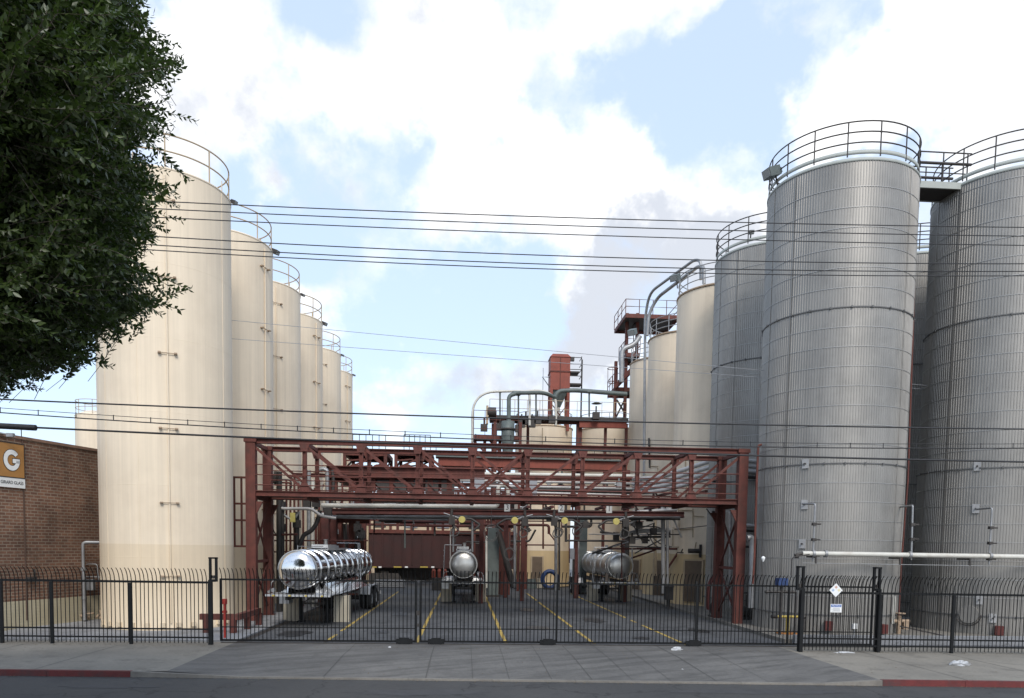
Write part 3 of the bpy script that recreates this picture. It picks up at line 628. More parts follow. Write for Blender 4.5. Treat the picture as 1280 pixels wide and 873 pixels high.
q = at(954, 699, 27.0); MB().cyl((q.x, q.y, .13), q, .014, 6).build('stem', DKSTEEL, t); MB().lathe([(.02, -.1), (.07, .02), (.07, .06), (.02, .1)], q, 12).build('lamp_head', WHITE, t)
for k, (px, py, lb) in enumerate(((1068, 783, 'small white tap box low on the nearest corrugated tank'),)):
    q = at(px, py, 26.9); t = thing('tap_box', lb, 'tap', q); MB().box(q, (.18, .12, .2)).build('box', WHITE, t); MB().cyl(q-Vector((0, 0, .4)), q, .02, 6).build('pipe', GALV, t)
t = thing('drain_valve', 'rusty drain valve cluster at the foot of the gap between the corrugated tanks', 'valve', (17.1, 27.6, .13))
q = at(1124, 770, 27.4); mb = MB(); mb.cyl(q, q-Vector((0, 0, .8)), .08, 8).cyl(q+Vector((-.4, 0, -.2)), q+Vector((.4, 0, -.2)), .07, 8).ring(q+Vector((0, -.1, .1)), .16, .025, 16).box(q+Vector((.25, 0, -.35)), (.2, .2, .3)); mb.build('body', BSTAIN, t)
MB().cyl(at(1116, 780, 27.2), at(1118, 745, 27.2), .05, 8).build('vent_pipe', WPIPE, t)
tag(MB().beam(at(1125, 783, 26.2), at(1180, 795, 26.0), .05).build('pipe_length', DKSTEEL), 'loose dark pipe leaning low behind the right fence beside the gap', 'pipe')
# dark ladder rungs in the gap
t = thing('ladder', 'dark caged ladder in the narrow gap between the corrugated tanks', 'ladder', (18.0, 32.0, .13))
mb = MB()
for x in (17.75, 18.2): mb.beam((x, 32, .13), (x, 32, 17.2), .05)
mb.build('stile', DKSTEEL, t); mb = MB(); z_ = .4
while z_ < 17: mb.cyl((17.75, 32, z_), (18.2, 32, z_), .018, 6); z_ += .32
mb.build('rungs', DKSTEEL, t)

# ------------------------------------------------------------------ brick building (left)
bx, by = -14.35, 31.1; rot = math.atan2(-(-15.72+14.35), -(26.77-31.1))  # side wall line
dv = Vector((-14.35+15.72, 31.1-26.77)).normalized(); rz = math.atan2(dv.y, dv.x)-PI/2
BLD = thing('brick_building', 'brown brick building with a whitewashed foot at the left edge', 'building', (bx, by, 0), rz, local=True)
# local axes: +Y runs back along the side wall, wall face at x=0, building on -x
ZB = 6.62
w_ = MB().b2(-14, 0, -7.2, 8.5, -.05, ZB); wo_ = w_.build('wall', BRICK, BLD)
MB().b2(-14.1, .05, -7.3, 8.6, ZB, ZB+.10).build('coping', mat('coping_stone', (.20, .12, .085), .9, var=.2, scale=3), BLD)
MB().b2(-13.7, -.4, -6.8, 8.2, ZB+.10, ZB+.14).build('roof', ROOFM, BLD)
MB().b2(.0, .03, -3.5, -3.46, 0.3, 6.7).build('conduit', mat('dark_conduit', (.09, .055, .04), .7), BLD)
def loc2(x, y, z): return BLD.matrix_world @ Vector((x, y, z))
bpy.context.view_layer.update()
# sign on the side wall
sg = thing('shop_sign', 'orange sign with a big white G above a white lettered strip on the brick wall', 'sign', tuple(loc2(.03, -3.97, 4.95)), rz, local=True)
def text_obj(name, body, m, size, parent, loc, rot, ex=.004, align='CENTER', sx=1.0):
    cu = bpy.data.curves.new(name, 'FONT'); cu.body = body; cu.size = size; cu.extrude = ex; cu.align_x = align; cu.align_y = 'CENTER'
    tmp = bpy.data.objects.new(name, cu); COL.objects.link(tmp); bpy.context.view_layer.update()
    dg = bpy.context.evaluated_depsgraph_get(); me = bpy.data.meshes.new_from_object(tmp.evaluated_get(dg)); bpy.data.objects.remove(tmp)
    me.materials.clear(); me.materials.append(m); o = bpy.data.objects.new(name, me); COL.objects.link(o); o.parent = parent; o.location = loc; o.rotation_euler = rot; o.scale = (sx, 1, 1); return o
MB().b2(-.02, .03, -.50, .50, .33, 1.47).build('panel', SIGNORANGE, sg)
mb = MB()
for a in ((-.52, .52, 1.47, 1.50), (-.52, .52, .30, .33), (-.52, -.50, .33, 1.47), (.50, .52, .33, 1.47)): mb.b2(-.02, .04, a[0], a[1], a[2], a[3])
mb.build('frame', INK, sg)
MB().b2(-.02, .03, -.52, .52, -.03, .298).build('name_strip', WHITE, sg)
ROT = (PI/2, 0, PI/2)
text_obj('name_lettering', 'GIRARD GLASS', INK, .155, sg, (.034, 0, .135), ROT, .003, sx=.86)
# the big G: a thick ring open at the right with a bar, dark outline behind
def gshape(r0, r1, bar0, z0, grow=0.0):
    mb = MB(); k = 40; A0, A1 = R_(38)-grow*1.2, R_(360)
    vo, vi = [], []
    for i in range(k+1):
        a = A0+(A1-A0)*i/k; e = (abs(math.cos(a))**1.0)
        vo.append((0, math.cos(a)*r1*.88, math.sin(a)*r1)); vi.append((0, math.cos(a)*r0*.88, math.sin(a)*r0))
    x0, x1 = 0.0, .008
    vs = [(x1, p[1], p[2]) for p in vo]+[(x1, p[1], p[2]) for p in vi]
    mb.add(vs, [(i, i+1, k+2+i, k+1+i) for i in range(k)][::1])
    vs2 = [(x0, p[1], p[2]) for p in vo]
    mb.add([(x1, p[1], p[2]) for p in vo]+vs2, [(i+1, i, k+1+i, k+2+i) for i in range(k)])
    th = (r1-r0)
    mb.b2(0, x1, .04-grow, r1*.88, -.02-th*.45-grow*.2, -.02+th*.45+grow*.6)
    return mb
mb = gshape(.175, .375, 0, 0, .012); mb.v = [(x+.0305, y, z+.90) for x, y, z in mb.v]; mb.build('letter_outline', INK, sg)
mb = gshape(.195, .355, 0, 0, 0); mb.v = [(x*1.0+.0405, y, z+.90) for x, y, z in mb.v]; mb.build('letter', WHITE, sg)
t = thing('roof_vent', 'small mushroom vent on a thin pole above the brick wall', 'vent', tuple(loc2(.05, -3.54, 6.7)))
q = loc2(.05, -3.54, 6.7); MB().cyl(q, q+Vector((0, 0, .27)), .015, 6).build('pole', DKSTEEL, t); MB().lathe([(.02, .32), (.2, .30), (.2, .27), (.02, .25)], q, 16).build('cap', DKSTEEL, t)
t = thing('roof_light', 'white roof lamp arm at the left end of the brick parapet', 'lamp', tuple(loc2(.05, -4.3, 6.6)))
q = loc2(.1, -4.35, 6.7); MB().tube([q+Vector((-.4, 0, .1)), q, q+Vector((.25, 0, -.04))], .03, 8).box(q+Vector((.28, 0, -.05)), (.22, .14, .12)).build('arm', GALV, t)
# white L pipe & utility boxes by the brick wall
t = thing('standpipe', 'white L shaped pipe rising beside the brick wall and turning to the widest beige tank', 'pipe', tuple(loc2(.4, -1.15, 0)))
q = loc2(.25, -1.15, 0); MB().tube(bend([q+Vector((0, 0, .1)), q+Vector((0, 0, 3.08)), q+Vector((.9, .2, 3.08))], .14), .06, 10).build('pipe', GALV, t)
MB().cyl(q+Vector((0, 0, 2.0)), q+Vector((0, 0, 2.12)), .10, 10).cyl(q+Vector((0, 0, .9)), q+Vector((0, 0, 1.0)), .10, 10).build('coupling', GALV, t)
t = thing('utility_box', 'pale utility box and looped conduits between the brick wall and the widest beige tank', 'utility box', tuple(loc2(.3, -.4, 1)))
q = at(112, 731, 30.4); MB().box(q, (.35, .2, .42)).build('box', GALV, t)
mb = MB(); mb.tube(bend([q+Vector((-.4, 0, .1)), q+Vector((-.4, 0, .55)), q+Vector((-.1, 0, .8)), q+Vector((.3, 0, .8)), q+Vector((.35, 0, .1))], .1), .022, 6).tube([q+Vector((-.5, 0, .3)), q+Vector((.45, 0, .3))], .02, 6); mb.build('conduit', GALV, t)
t = thing('wall_meter', 'small dark meter pipes fixed low on the brick wall behind the left fence', 'meter', tuple(loc2(.1, -3.4, 1.2)))
q = loc2(.12, -3.35, 1.75); MB().box(q, (.12, .5, .16)).cyl(q+Vector((0, .2, 0)), q+Vector((0, .2, .35)), .03, 6).ring(q+Vector((0, -.1, .05)), .12, .02, 14).build('body', DKSTEEL, t)
t = thing('pipe_heap', 'low rusty red valves on the floor beside the foot of the widest beige tank', 'valve', (-14, 29.6, .05))
mb = MB(); q = gnd(112, 776, .05)
for i in range(9): a = q+Vector((random.uniform(-.7, .6), random.uniform(-.3, .3), .1)); mb.cyl(a, a+Vector((random.uniform(-.3, .3), .1, random.uniform(.05, .3))), .05, 8)
mb.ring(q+Vector((.1, -.2, .3)), .16, .025, 14); mb.build('valves', BSTAIN, t)

# ------------------------------------------------------------------ fences
def tipped(mb, x, y, z0, zr, ztip, out=.22, r=.0135):
    """one picket: straight to zr, then curving out over the street"""
    mb.tube([(x, y, z0), (x, y, zr), (x, y-out*.18, zr+(ztip-zr)*.45), (x, y-out*.55, zr+(ztip-zr)*.8), (x, y-out, ztip)], r, 4, cap=False)
def fence_run(name, label, xs, yf, z0=.05, top=2.02, tip=2.40, gap=.122, posts=True, low=(.5,), cat='fence', sz=.045, pw=.085, group=None):
    t = thing(name, label, cat, (xs[0], yf(xs[0]), 0), group=group)
    if posts:
        for x in xs:
            y = yf(x); MB().box((x, y, (top-.1)/2), (pw, pw, top-.1)).build('post', BLACK, t)
    mb = MB(); mb.beam((xs[0], yf(xs[0])-.02, top-.06), (xs[-1], yf(xs[-1])-.02, top-.06), sz, sz*1.5); mb.build('top_rail', BLACK, t)
    for zl in low: MB().beam((xs[0], yf(xs[0])-.02, zl), (xs[-1], yf(xs[-1])-.02, zl), sz, sz).build('lower_rail', BLACK, t)
    for a, b in zip(xs[:-1], xs[1:]):
        mb = MB(); n = int(round((b-a)/gap))
        for i in range(n):
            x = a+(i+.5)*(b-a)/n
            tipped(mb, x+random.uniform(-.009, .009), yf(x)-.045, z0, top-.04, tip+random.uniform(-.01, .01), .22+random.uniform(-.015, .015))
        mb.build('picket_panel', BLACK, t)
    return t
fence_run('picket_fence', 'black picket fence with curved tips in front of the brick wall and widest beige tank', [-16.4, -13.98, -12.5, -10.15, -7.78], lambda x: 23.9-.012*(x+14), low=(.48, .22), top=1.98, tip=2.34)
RY = lambda x: 23.22-.04*(x-10.6)
fence_run('picket_fence', 'black picket fence with curved tips at the right, below the long off white pipe', [10.58, 13.12, 15.47, 17.9, 20.4, 23], RY, low=(.42, .2), top=1.93, tip=2.42)
def guide_post(px, Y, label):
    p = gnd(px, 806 if px < 500 else 815); t = thing('gate_guide_post', label, 'gate post', (p.x, p.y, 0), group='slotted gate guide posts')
    x, y = p.x, p.y-.01; MB().box((x, y, 1.0), (.11, .11, 2.0)).build('post', BLACK, t)
    zt = 2.64; sgn = 1 if px < 500 or px > 1050 else 1
    MB().box((x+.0, y, zt-.32), (.06, .10, .66)).box((x-.18 if px > 500 else x+.18, y, zt-.32), (.06, .10, .74)).box((x+(-.09 if px > 500 else .09), y, zt+.03), (.26, .10, .05)).box((x+(-.09 if px > 500 else .09), y, zt-.66), (.14, .10, .08)).build('guide_loop', BLACK, t)
    MB().cyl((x+(-.09 if px > 500 else .09), y+.02, zt-.6), (x+(-.09 if px > 500 else .09), y+.02, zt-.5), .05, 10).build('roller', DKSTEEL, t)
    return t
guide_post(264, 24, 'slotted guide post at the left end of the gate, before the red guard rail')
guide_post(1000, 23.2, 'slotted guide post at the right end of the gate, left of the hazard signs')
guide_post(1095, 23.2, 'slotted guide post to the right of the hazard signs')
def gate(label, xs, y, stiles):
    t = thing('sliding_gate', label, 'gate', (xs[0], y, 0), group='sliding gate leaves')
    x0, x1 = xs
    MB().box(((x0+x1)/2, y, 2.0), (x1-x0, .05, .055)).build('top_rail', BLACK, t)
    MB().box(((x0+x1)/2, y, .50), (x1-x0, .035, .03)).build('middle_rail', BLACK, t)
    MB().box(((x0+x1)/2, y, .085), (x1-x0, .05, .06)).build('bottom_rail', BLACK, t)
    for x in stiles: MB().box((x, y, 1.04), (.06, .055, 1.95)).build('stile', BLACK, t)
    n = int((x1-x0)/.125); mb = MB()
    for i in range(n): tipped(mb, x0+(i+.5)*(x1-x0)/n, y-.035, .09, 1.99, 2.36+random.uniform(-.01, .01), .22+random.uniform(-.015, .015))
    mb.build('picket_panel', BLACK, t)
    return t
g1 = gate('left leaf of the black sliding gate, in front of the shiny tank trailer', (-7.62, -1.47), 24.33, [-7.6, -1.50])
g2 = gate('right leaf of the black sliding gate, in front of the middle and right tank trailers', (-1.40, 13.6), 24.36, [-1.37, 3.02, 7.62, 10.7, 13.55])
for g, px in ((g1, 505), (g2, 545), (g2, 684), (g2, 862)):
    p = gnd(px, 806); MB().box((p.x, 24.28, .10), (.52, .05, .15)).box((p.x, 24.26, .10), (.30, .06, .22)).cyl((p.x-.15, 24.24, .05), (p.x-.15, 24.33, .05), .05, 12).cyl((p.x+.15, 24.24, .05), (p.x+.15, 24.33, .05), .05, 12).build('roller_carriage', BLACK, g)
MB().box((-1.43, 24.25, .62), (.05, .04, .10)).box((-1.44, 24.27, 1.0), (.10, .05, .14)).build('latch', DKSTEEL, g1)
# signs on the right fence
y_ = 23.02
sg = thing('hazard_sign', 'white diamond hazard placard hung on the right fence above the notice sign', 'sign', (11.72, y_, 1.8))
c = at(1045, 738, y_); r_ = .215
MB().add([c+Vector((0, 0, r_)), c+Vector((-r_, 0, 0)), c+Vector((0, 0, -r_)), c+Vector((r_, 0, 0)), c+Vector((0, .012, r_)), c+Vector((-r_, .012, 0)), c+Vector((0, .012, -r_)), c+Vector((r_, .012, 0))],
         [(0, 1, 2, 3), (7, 6, 5, 4), (0, 4, 5, 1), (1, 5, 6, 2), (2, 6, 7, 3), (3, 7, 4, 0)]).build('plate', WHITE, sg)
def quad(mb, c, w, h, dy=-.003): mb.add([c+Vector((-w, dy, -h)), c+Vector((w, dy, -h)), c+Vector((w, dy, h)), c+Vector((-w, dy, h))], [(0, 1, 2, 3)])
def dia(mb, c, r, dy=-.003): mb.add([c+Vector((0, dy, -r)), c+Vector((r, dy, 0)), c+Vector((0, dy, r)), c+Vector((-r, dy, 0))], [(0, 1, 2, 3)])
mb = MB(); dia(mb, c+Vector((-.095, 0, 0)), .05); mb.build('blue_mark', mat('faded_blue', (.35, .45, .62), .6), sg)
mb = MB(); dia(mb, c+Vector((0, 0, .095)), .05); mb.build('red_mark', mat('faded_red', (.6, .38, .3), .6), sg)
mb = MB(); dia(mb, c+Vector((.095, 0, 0)), .05); mb.build('yellow_mark', mat('faded_yellow', (.68, .62, .38), .6), sg)
sg = thing('notice_sign', 'small white notice sign with a blue NOTICE heading, hung below the diamond placard', 'sign', (11.72, y_, 1.3))
c = at(1045, 760.5, y_); MB().box(c, (.36, .012, .26)).build('plate', WHITE, sg)
mb = MB(); quad(mb, c+Vector((0, 0, .075)), .165, .04, -.008); mb.build('heading', NOTICEBLUE, sg)
tx_ = text_obj('heading_lettering', 'NOTICE', WHITE, .075, sg, (0, 0, 0), (PI/2, 0, 0), .001)
tx_.location = (c.x-11.72, c.y-y_-.011, c.z-1.3+.075)
mb = MB()
for k in range(4): quad(mb, c+Vector((random.uniform(-.02, .02), 0, -.0-.03*k)), .11+.03*(k % 2), .006, -.008)
mb.build('fine_print', GREYBOX, sg)
# litter
def crumple(name, label, c, sx, sy, sz, seed, cat='litter'):
    rnd = random.Random(seed); n = 14; m = 7; vs = []; fs = []
    for i in range(m):
        for j in range(n):
            a = 2*PI*j/n; e = PI/2*i/(m-1); k = rnd.uniform(.62, 1.15); vs.append((c[0]+sx*math.cos(a)*math.cos(e)*k, c[1]+sy*math.sin(a)*math.cos(e)*k, c[2]+max(0, sz*math.sin(e)*k)+(.0 if i == 0 else rnd.uniform(0, .02))))
    for i in range(m-1):
        for j in range(n): fs.append((i*n+j, i*n+(j+1) % n, (i+1)*n+(j+1) % n, (i+1)*n+j))
    return tag(MB().add(vs, fs).build(name, PLASTIC, loc=c), label, cat)
p = gnd(1200, 832, 0); crumple('plastic_bag', 'crumpled white plastic bag lying on the right sidewalk near the red kerb', (p.x, p.y, .005), .30, .16, .13, 3)
p = gnd(1213, 834, 0); 
p = gnd(846, 813, 0); crumple('plastic_bag', 'crumpled plastic bag under the sliding gate near the middle of the driveway', (p.x, p.y, .005), .20, .10, .09, 5)
p = gnd(487, 810, 0); crumple('paper_scrap', 'small white scrap of paper in front of the left gate leaf', (p.x, p.y, .004), .05, .04, .03, 6)
p = gnd(853, 838, -.08); crumple('paper_scrap', 'tiny white scrap of paper near the kerb of the driveway', (p.x, p.y, -.075), .05, .03, .02, 7)
p = gnd(1056, 816.5, 0); crumple('paper_litter', 'flat pale paper litter at the foot of the fence below the notice sign', (p.x, p.y, .004), .34, .07, .03, 8)

# ------------------------------------------------------------------ red guard rail on the left pad
t = thing('guard_rail', 'low red guard rail of square beams on legs in front of the widest beige tank', 'guard rail', (-8.6, 27.4, .05))
a = gnd(244, 784, .05)+Vector((0, 0, 0)); a = Vector((-9.0, 26.6, 0)); b = Vector((-7.75, 26.6, 0)); c = Vector((-7.75, 29.3, 0))
MB().beam(a+Vector((0, 0, .60)), b+Vector((.1, 0, .60)), .2, .2).beam(b+Vector((0, .1, .60)), c+Vector((0, 0, .60)), .2, .199).build('beam', RED, t)
for q in (a+Vector((.2, 0, 0)), b+Vector((-.15, 0, 0)), b+Vector((0, 1.2, 0)), c): MB().box(q+Vector((0, 0, .275)), (.2, .2, .45)).build('leg', RED, t)
t = thing('hydrant_post', 'slim bright red post with a cap behind the left gate guide post', 'post', (-7.75, 25.2, .05))
MB().cyl((-7.75, 25.2, .05), (-7.75, 25.2, 1.15), .045, 10).cyl((-7.75, 25.2, 1.15), (-7.75, 25.2, 1.32), .08, 10).box((-7.75, 25.2, .9), (.14, .08, .08)).build('post', REDP, t)

# ------------------------------------------------------------------ red truss gantry
TR = thing('truss_bridge', 'long oxide red steel truss bridge with walkway spanning the yard on four columns', 'truss bridge', (1.5, 32, 0))
X0, X1 = -8.45, 11.34; YF0, YF1 = 31.0, 30.75; YR = 2.55
yf = lambda x: YF0+(YF1-YF0)*(x-X0)/(X1-X0); yr = lambda x: yf(x)+YR
ZT, ZL = 7.28, 5.13
nv = [at(px, 600, 31.2).x for px in (313, 382.5, 452.5, 522.5, 590.5, 658.6, 726, 793.6, 860, 922)]
nv[0] = X0; nv[-1] = X1
def V3(x, side, z): return Vector((x, yf(x) if side == 0 else yr(x), z))
for side in (0, 1):
    MB().ibeam(V3(X0-.15, side, ZT-.10), V3(X1+.15, side, ZT-.10), .22, .20).build('top_chord', RED, TR)
    MB().ibeam(V3(X0-.1, side, ZL), V3(X1+.1, side, ZL), .18, .22, .03).build('bottom_chord', RED, TR)
    for x in nv[1:-1]: MB().ibeam(V3(x, side, ZL+.16), V3(x, side, ZT-.23), .15 if side == 0 else .13, .16, .025, up=(1, 0, 0)).build('vertical', RED, TR)
    for i in range(9):
        a, b = nv[i], nv[i+1]
        pr = [((a+.05, ZT-.25), (b-.05, ZL+.18))] if i < 4 else ([((a+.05, ZT-.25), (b-.05, ZL+.18)), ((b-.05, ZT-.25), (a+.05, ZL+.18))] if i == 4 else [((b-.05, ZT-.25), (a+.05, ZL+.18))])
        for k, ((xa, za), (xb, zb)) in enumerate(pr): MB().beam(V3(xa, side, za)+Vector((0, .05*k*2, 0)), V3(xb, side, zb)+Vector((0, .05*k*2, 0)), .065, .10).build('diagonal', RED, TR)
    for z in (5.45, 5.85, 6.25): MB().tube([V3(X0, side, z)+Vector((0, -.13 if side == 0 else -.14, 0)), V3(X1, side, z)+Vector((0, -.13 if side == 0 else -.14, 0))], .024, 6).build('hand_rail', RED, TR)
    for x in (X0, X1):
        w0 = .38 if side == 0 else .36
        mb = MB()
        y = V3(x, side, 0).y
        for sg_ in (-1, 1): mb.box((x+sg_*(w0/2-.02), y, ZT/2-.05), (.04, .34, ZT-.1))
        mb.box((x, y-.0, ZT/2-.05), (w0-.08, .05, ZT-.1)); mb.box((x, y-.155, ZT/2-.05), (w0-.081, .03, ZT-.101)); mb.box((x, y, ZT-.08), (w0+.1, .42, .16)); mb.box((x, y, .06), (w0+.16, .5, .03))
        mb.build('column', RED, TR)
        sgx = 1 if x < 0 else -1
        MB().add([(x+sgx*w0/2, y-.04, 4.8), (x+sgx*(w0/2+.26), y-.04, 4.8), (x+sgx*w0/2, y-.04, 4.3), (x+sgx*w0/2, y+.04, 4.8), (x+sgx*(w0/2+.26), y+.04, 4.8), (x+sgx*w0/2, y+.04, 4.3)],
                 [(0, 1, 2), (5, 4, 3), (0, 3, 4, 1), (1, 4, 5, 2), (2, 5, 3, 0)]).build('gusset', RED, TR)
for x in nv:
    MB().beam(V3(x, 0, ZL-.10), V3(x, 1, ZL-.10), .16, .2).build('cross_beam', RED, TR); MB().beam(V3(x, 0, ZT-.13), V3(x, 1, ZT-.13), .12, .14).build('cross_beam', RED, TR)
mb = MB(); mb.add([V3(X0, 0, ZL+.02)+Vector((0, .16, 0)), V3(X1, 0, ZL+.02)+Vector((0, .16, 0)), V3(X1, 1, ZL+.02)-Vector((0, .16, 0)), V3(X0, 1, ZL+.02)-Vector((0, .16, 0)),
                  V3(X0, 0, ZL-.02)+Vector((0, .16, 0)), V3(X1, 0, ZL-.02)+Vector((0, .16, 0)), V3(X1, 1, ZL-.02)-Vector((0, .16, 0)), V3(X0, 1, ZL-.02)-Vector((0, .16, 0))],
                 [(0, 1, 2, 3), (7, 6, 5, 4), (0, 4, 5, 1), (1, 5, 6, 2), (2, 6, 7, 3), (3, 7, 4, 0)]); mb.build('walkway_deck', DKSTEEL, TR)
for x in (X0, X1):
    for za, zb in ((.5, 2.3), (2.3, .5), (2.5, 4.7), (4.7, 2.5)):
        MB().beam(V3(x, 0, za)+Vector((0, .2, 0)), V3(x, 1, zb)-Vector((0, .2, 0)), .07, .07).build('brace', RED, TR)
    MB().beam(V3(x, 0, 2.4)+Vector((0, .18, 0)), V3(x, 1, 2.4)-Vector((0, .18, 0)), .12, .12).build('strut', RED, TR)

# red ladder cage beside the widest beige tank
t = thing('access_frame', 'red rectangular ladder frame between the widest beige tank and the left truss column', 'ladder frame', (-9.2, 31.6, 0))
Yl = 31.7; x0, x1, x2 = at(293, 640, Yl).x, at(302, 640, Yl).x, at(312, 640, Yl).x; zt, zb = at(295, 597, Yl).z, at(295, 683, Yl).z
mb = MB()
for x in (x0, x1, x2+.2): mb.beam((x, Yl, zb), (x, Yl, zt), .07)
mb.build('stile', RED, t); mb = MB()
for f in (0, .38, .62, 1): z = zt+(zb-zt)*f; mb.beam((x0-.05, Yl-.04, z), (x2+.25, Yl-.04, z), .08)
mb.build('rung', RED, t)

# ------------------------------------------------------------------ tank trailers
def trailer(label, x, y, rz, barrel_m, head_m, L=12.6, rings=9, rail_side=1, extra=True):
    chrome = barrel_m is CHROME
    t = thing('tank_trailer', label, 'tank trailer', (x, y, 0), rz, 'parked tank trailers', local=True)
    r = .70; zc = 2.19; fy = .25
    prof = [(r, 0.0), (r+.0, L*.5), (r, L)]
    MB().lathe(prof, (0, fy, zc), 48, True, 'Y').build('barrel', barrel_m, t)
    hp = [(r*math.sin(a), -.26*math.cos(a)) for a in np.linspace(0.001, PI/2, 12)]
    MB().lathe(hp, (0, fy, zc), 48, True, 'Y').build('tank_head', head_m, t)
    MB().lathe([(r*math.sin(a), .22*math.cos(a)) for a in np.linspace(PI/2, .001, 10)], (0, fy+L, zc), 40, True, 'Y').build('rear_head', barrel_m, t)
    MB().lathe([(r+.002, -.02), (r+.03, -.02), (r+.03, .03), (r+.002, .03)], (0, fy, zc), 48, False, 'Y').build('head_ring', barrel_m, t)
    for i in range(rings):
        y0 = fy+.75+i*(L-1.3)/(rings-1); MB().lathe([(r+.001, -.055), (r+.045, -.045), (r+.06, 0), (r+.045, .045), (r+.001, .055)], (0, y0, zc), 40, True, 'Y').build('stiffener_ring', barrel_m, t)
    # top: walkway, manhole, vent
    MB().b2(-.42, .42, 3.4, 7.4, zc+r+.01, zc+r+.035).b2(-.42, -.40, 3.4, 7.4, zc+r+.035, zc+r+.10).b2(.40, .42, 3.4, 7.4, zc+r+.035, zc+r+.10).build('walkway', ALU, t)
    MB().b2(-.38, .30, 3.9, 5.6, zc+r+.10, zc+r+.24).cyl((0, 6.2, zc+r), (0, 6.2, zc+r+.20), .26, 20).build('spill_box', ALU, t)
    MB().cyl((.05, 4.6, zc+r+.2), (.05, 4.6, zc+r+.42), .085, 12).cyl((.05, 4.6, zc+r+.42), (.05, 4.6, zc+r+.46), .11, 12).build('vent', GALV, t)
    MB().tube([(-.3, 1.4, zc+r+.16), (.2, 3.4, zc+r+.16)], .015, 6).cyl((-.3, 1.4, zc+r-.1), (-.3, 1.4, zc+r+.2), .015, 6).build('top_rail', GALV, t)
    # front deck with nose plate
    MB().b2(-1.2, 1.2, .30, 1.75, 1.22, 1.26).build('deck', ALU if chrome else DKSTEEL, t)
    MB().b2(-1.2, 1.2, .262, .298, 1.19, 1.27).build('bumper', ALU, t)
    for sg_ in (-1, 1):
        MB().add([(sg_*.50, .75, 1.26), (sg_*.50, 1.7, 1.26), (sg_*.50, 1.7, 1.72), (sg_*.50, .9, 1.72), (sg_*.54, .75, 1.26), (sg_*.54, 1.7, 1.26), (sg_*.54, 1.7, 1.72), (sg_*.54, .9, 1.72)],
                 [(0, 1, 2, 3), (7, 6, 5, 4), (0, 4, 5, 1), (1, 5, 6, 2), (3, 7, 4, 0)]).build('cradle', barrel_m, t)
        MB().tube(bend([(sg_*1.1, .5, 1.3), (sg_*1.02, .5, 1.75), (sg_*.75, .6, 1.8)], .1), .02, 6).build('light_bracket', GALV, t)
        MB().cyl((sg_*.92, .30, 1.42), (sg_*.92, .42, 1.42), .08, 14).cyl((sg_*1.08, .30, 1.36), (sg_*1.08, .40, 1.36), .05, 12).build('hose_coupling', GALV, t)
    for sg_ in (-1, 1):
        MB().b2(sg_*.45-.05, sg_*.45+.05, .4, L-.3, 1.05, 1.30).build('chassis_rail', DKSTEEL if sg_ < 0 else DKSTEEL, t)
        if chrome: MB().add([(sg_*.5, 1.8, 1.2), (sg_*1.15, 1.8, 1.2), (sg_*1.15, L-4.0, 1.2), (sg_*.5, L-4.0, 1.2), (sg_*.66, 1.8, 1.62), (sg_*.72, 1.8, 1.5), (sg_*.72, L-4, 1.5), (sg_*.66, L-4, 1.62)],
                 [(0, 1, 2, 3), (1, 5, 6, 2), (5, 4, 7, 6), (0, 4, 5, 1), (2, 6, 7, 3)]).build('side_skirt', barrel_m, t)
    # landing gear
    for sg_ in (-1, 1):
        lg = MB().b2(sg_*.52-.06, sg_*.52+.06, 2.72, 2.86, .12, 1.1).build('landing_leg', BLACK, t)
        MB().b2(sg_*.52-.13, sg_*.52+.13, 2.65, 2.93, .0, .06).b2(sg_*.52-.05, sg_*.52+.05, 2.74, 2.84, .06, .12).build('foot', BLACK, lg)
    MB().b2(-.46, .46, 2.76, 2.82, .72, .80).beam((-.46, 2.79, .78), (0, 2.79, 1.06), .04).beam((.46, 2.79, .78), (0, 2.79, 1.06), .04).build('leg_brace', DKSTEEL, t)
    MB().cyl((0, 1.1, .98), (0, 1.1, 1.2), .05, 10).build('kingpin', GALV, t)
    # wheels
    for wy in (L-3.05, L-1.75):
        MB().cyl((-.95, wy, .52), (.95, wy, .52), .07, 10).build('axle', DKSTEEL, t)
        for sg_ in (-1, 1):
            wh = MB().cyl((sg_*.70, wy, .52), (sg_*1.16, wy, .52), .16, 16).build('wheel', DKSTEEL, t)
            for xo in (.80, 1.09):
                MB().lathe([(.30, -.125), (.44, -.13), (.50, -.10), (.515, -.06), (.515, .06), (.50, .10), (.44, .13), (.30, .125)], (0, 0, 0), 32).v
                tm = MB(); tm.lathe([(.28, -.125), (.44, -.13), (.50, -.10), (.515, -.06), (.515, .06), (.50, .10), (.44, .13), (.28, .125)], (0, 0, 0), 32)
                tm.v = [(sg_*xo+v[2], wy+v[0], .52+v[1]) for v in tm.v]; tm.build('tyre', RUBBER, wh)
            rm = MB(); rm.lathe([(.02, .05), (.10, .06), (.13, .02), (.22, -.03), (.27, .09), (.30, .10)], (0, 0, 0), 28)
            rm.v = [(sg_*(1.09+v[2]), wy+v[0], .52+v[1]) for v in rm.v]; rm.build('rim', ALU, wh)
    for sg_ in (-1, 1):
        mb = MB(); pts = [(L-3.75, .75), (L-3.65, 1.12), (L-2.4, 1.16), (L-1.15, 1.12), (L-1.05, .75)]
        for a, b in zip(pts[:-1], pts[1:]): mb.beam((sg_*.94, a[0], a[1]), (sg_*.94, b[0], b[1]), .56, .02)
        mb.build('fender', ALU, t)
        MB().b2(sg_*.94-.27, sg_*.94+.27, L-1.02, L-1.0, .25, .95).build('mud_flap', RUBBER, t)
    MB().b2(-1.15, 1.15, L+.1, L+.2, .55, .72).b2(-.9, -.8, L-.4, L+.1, .6, 1.1).b2(.8, .9, L-.4, L+.1, .6, 1.1).build('rear_bumper', ALU, t)
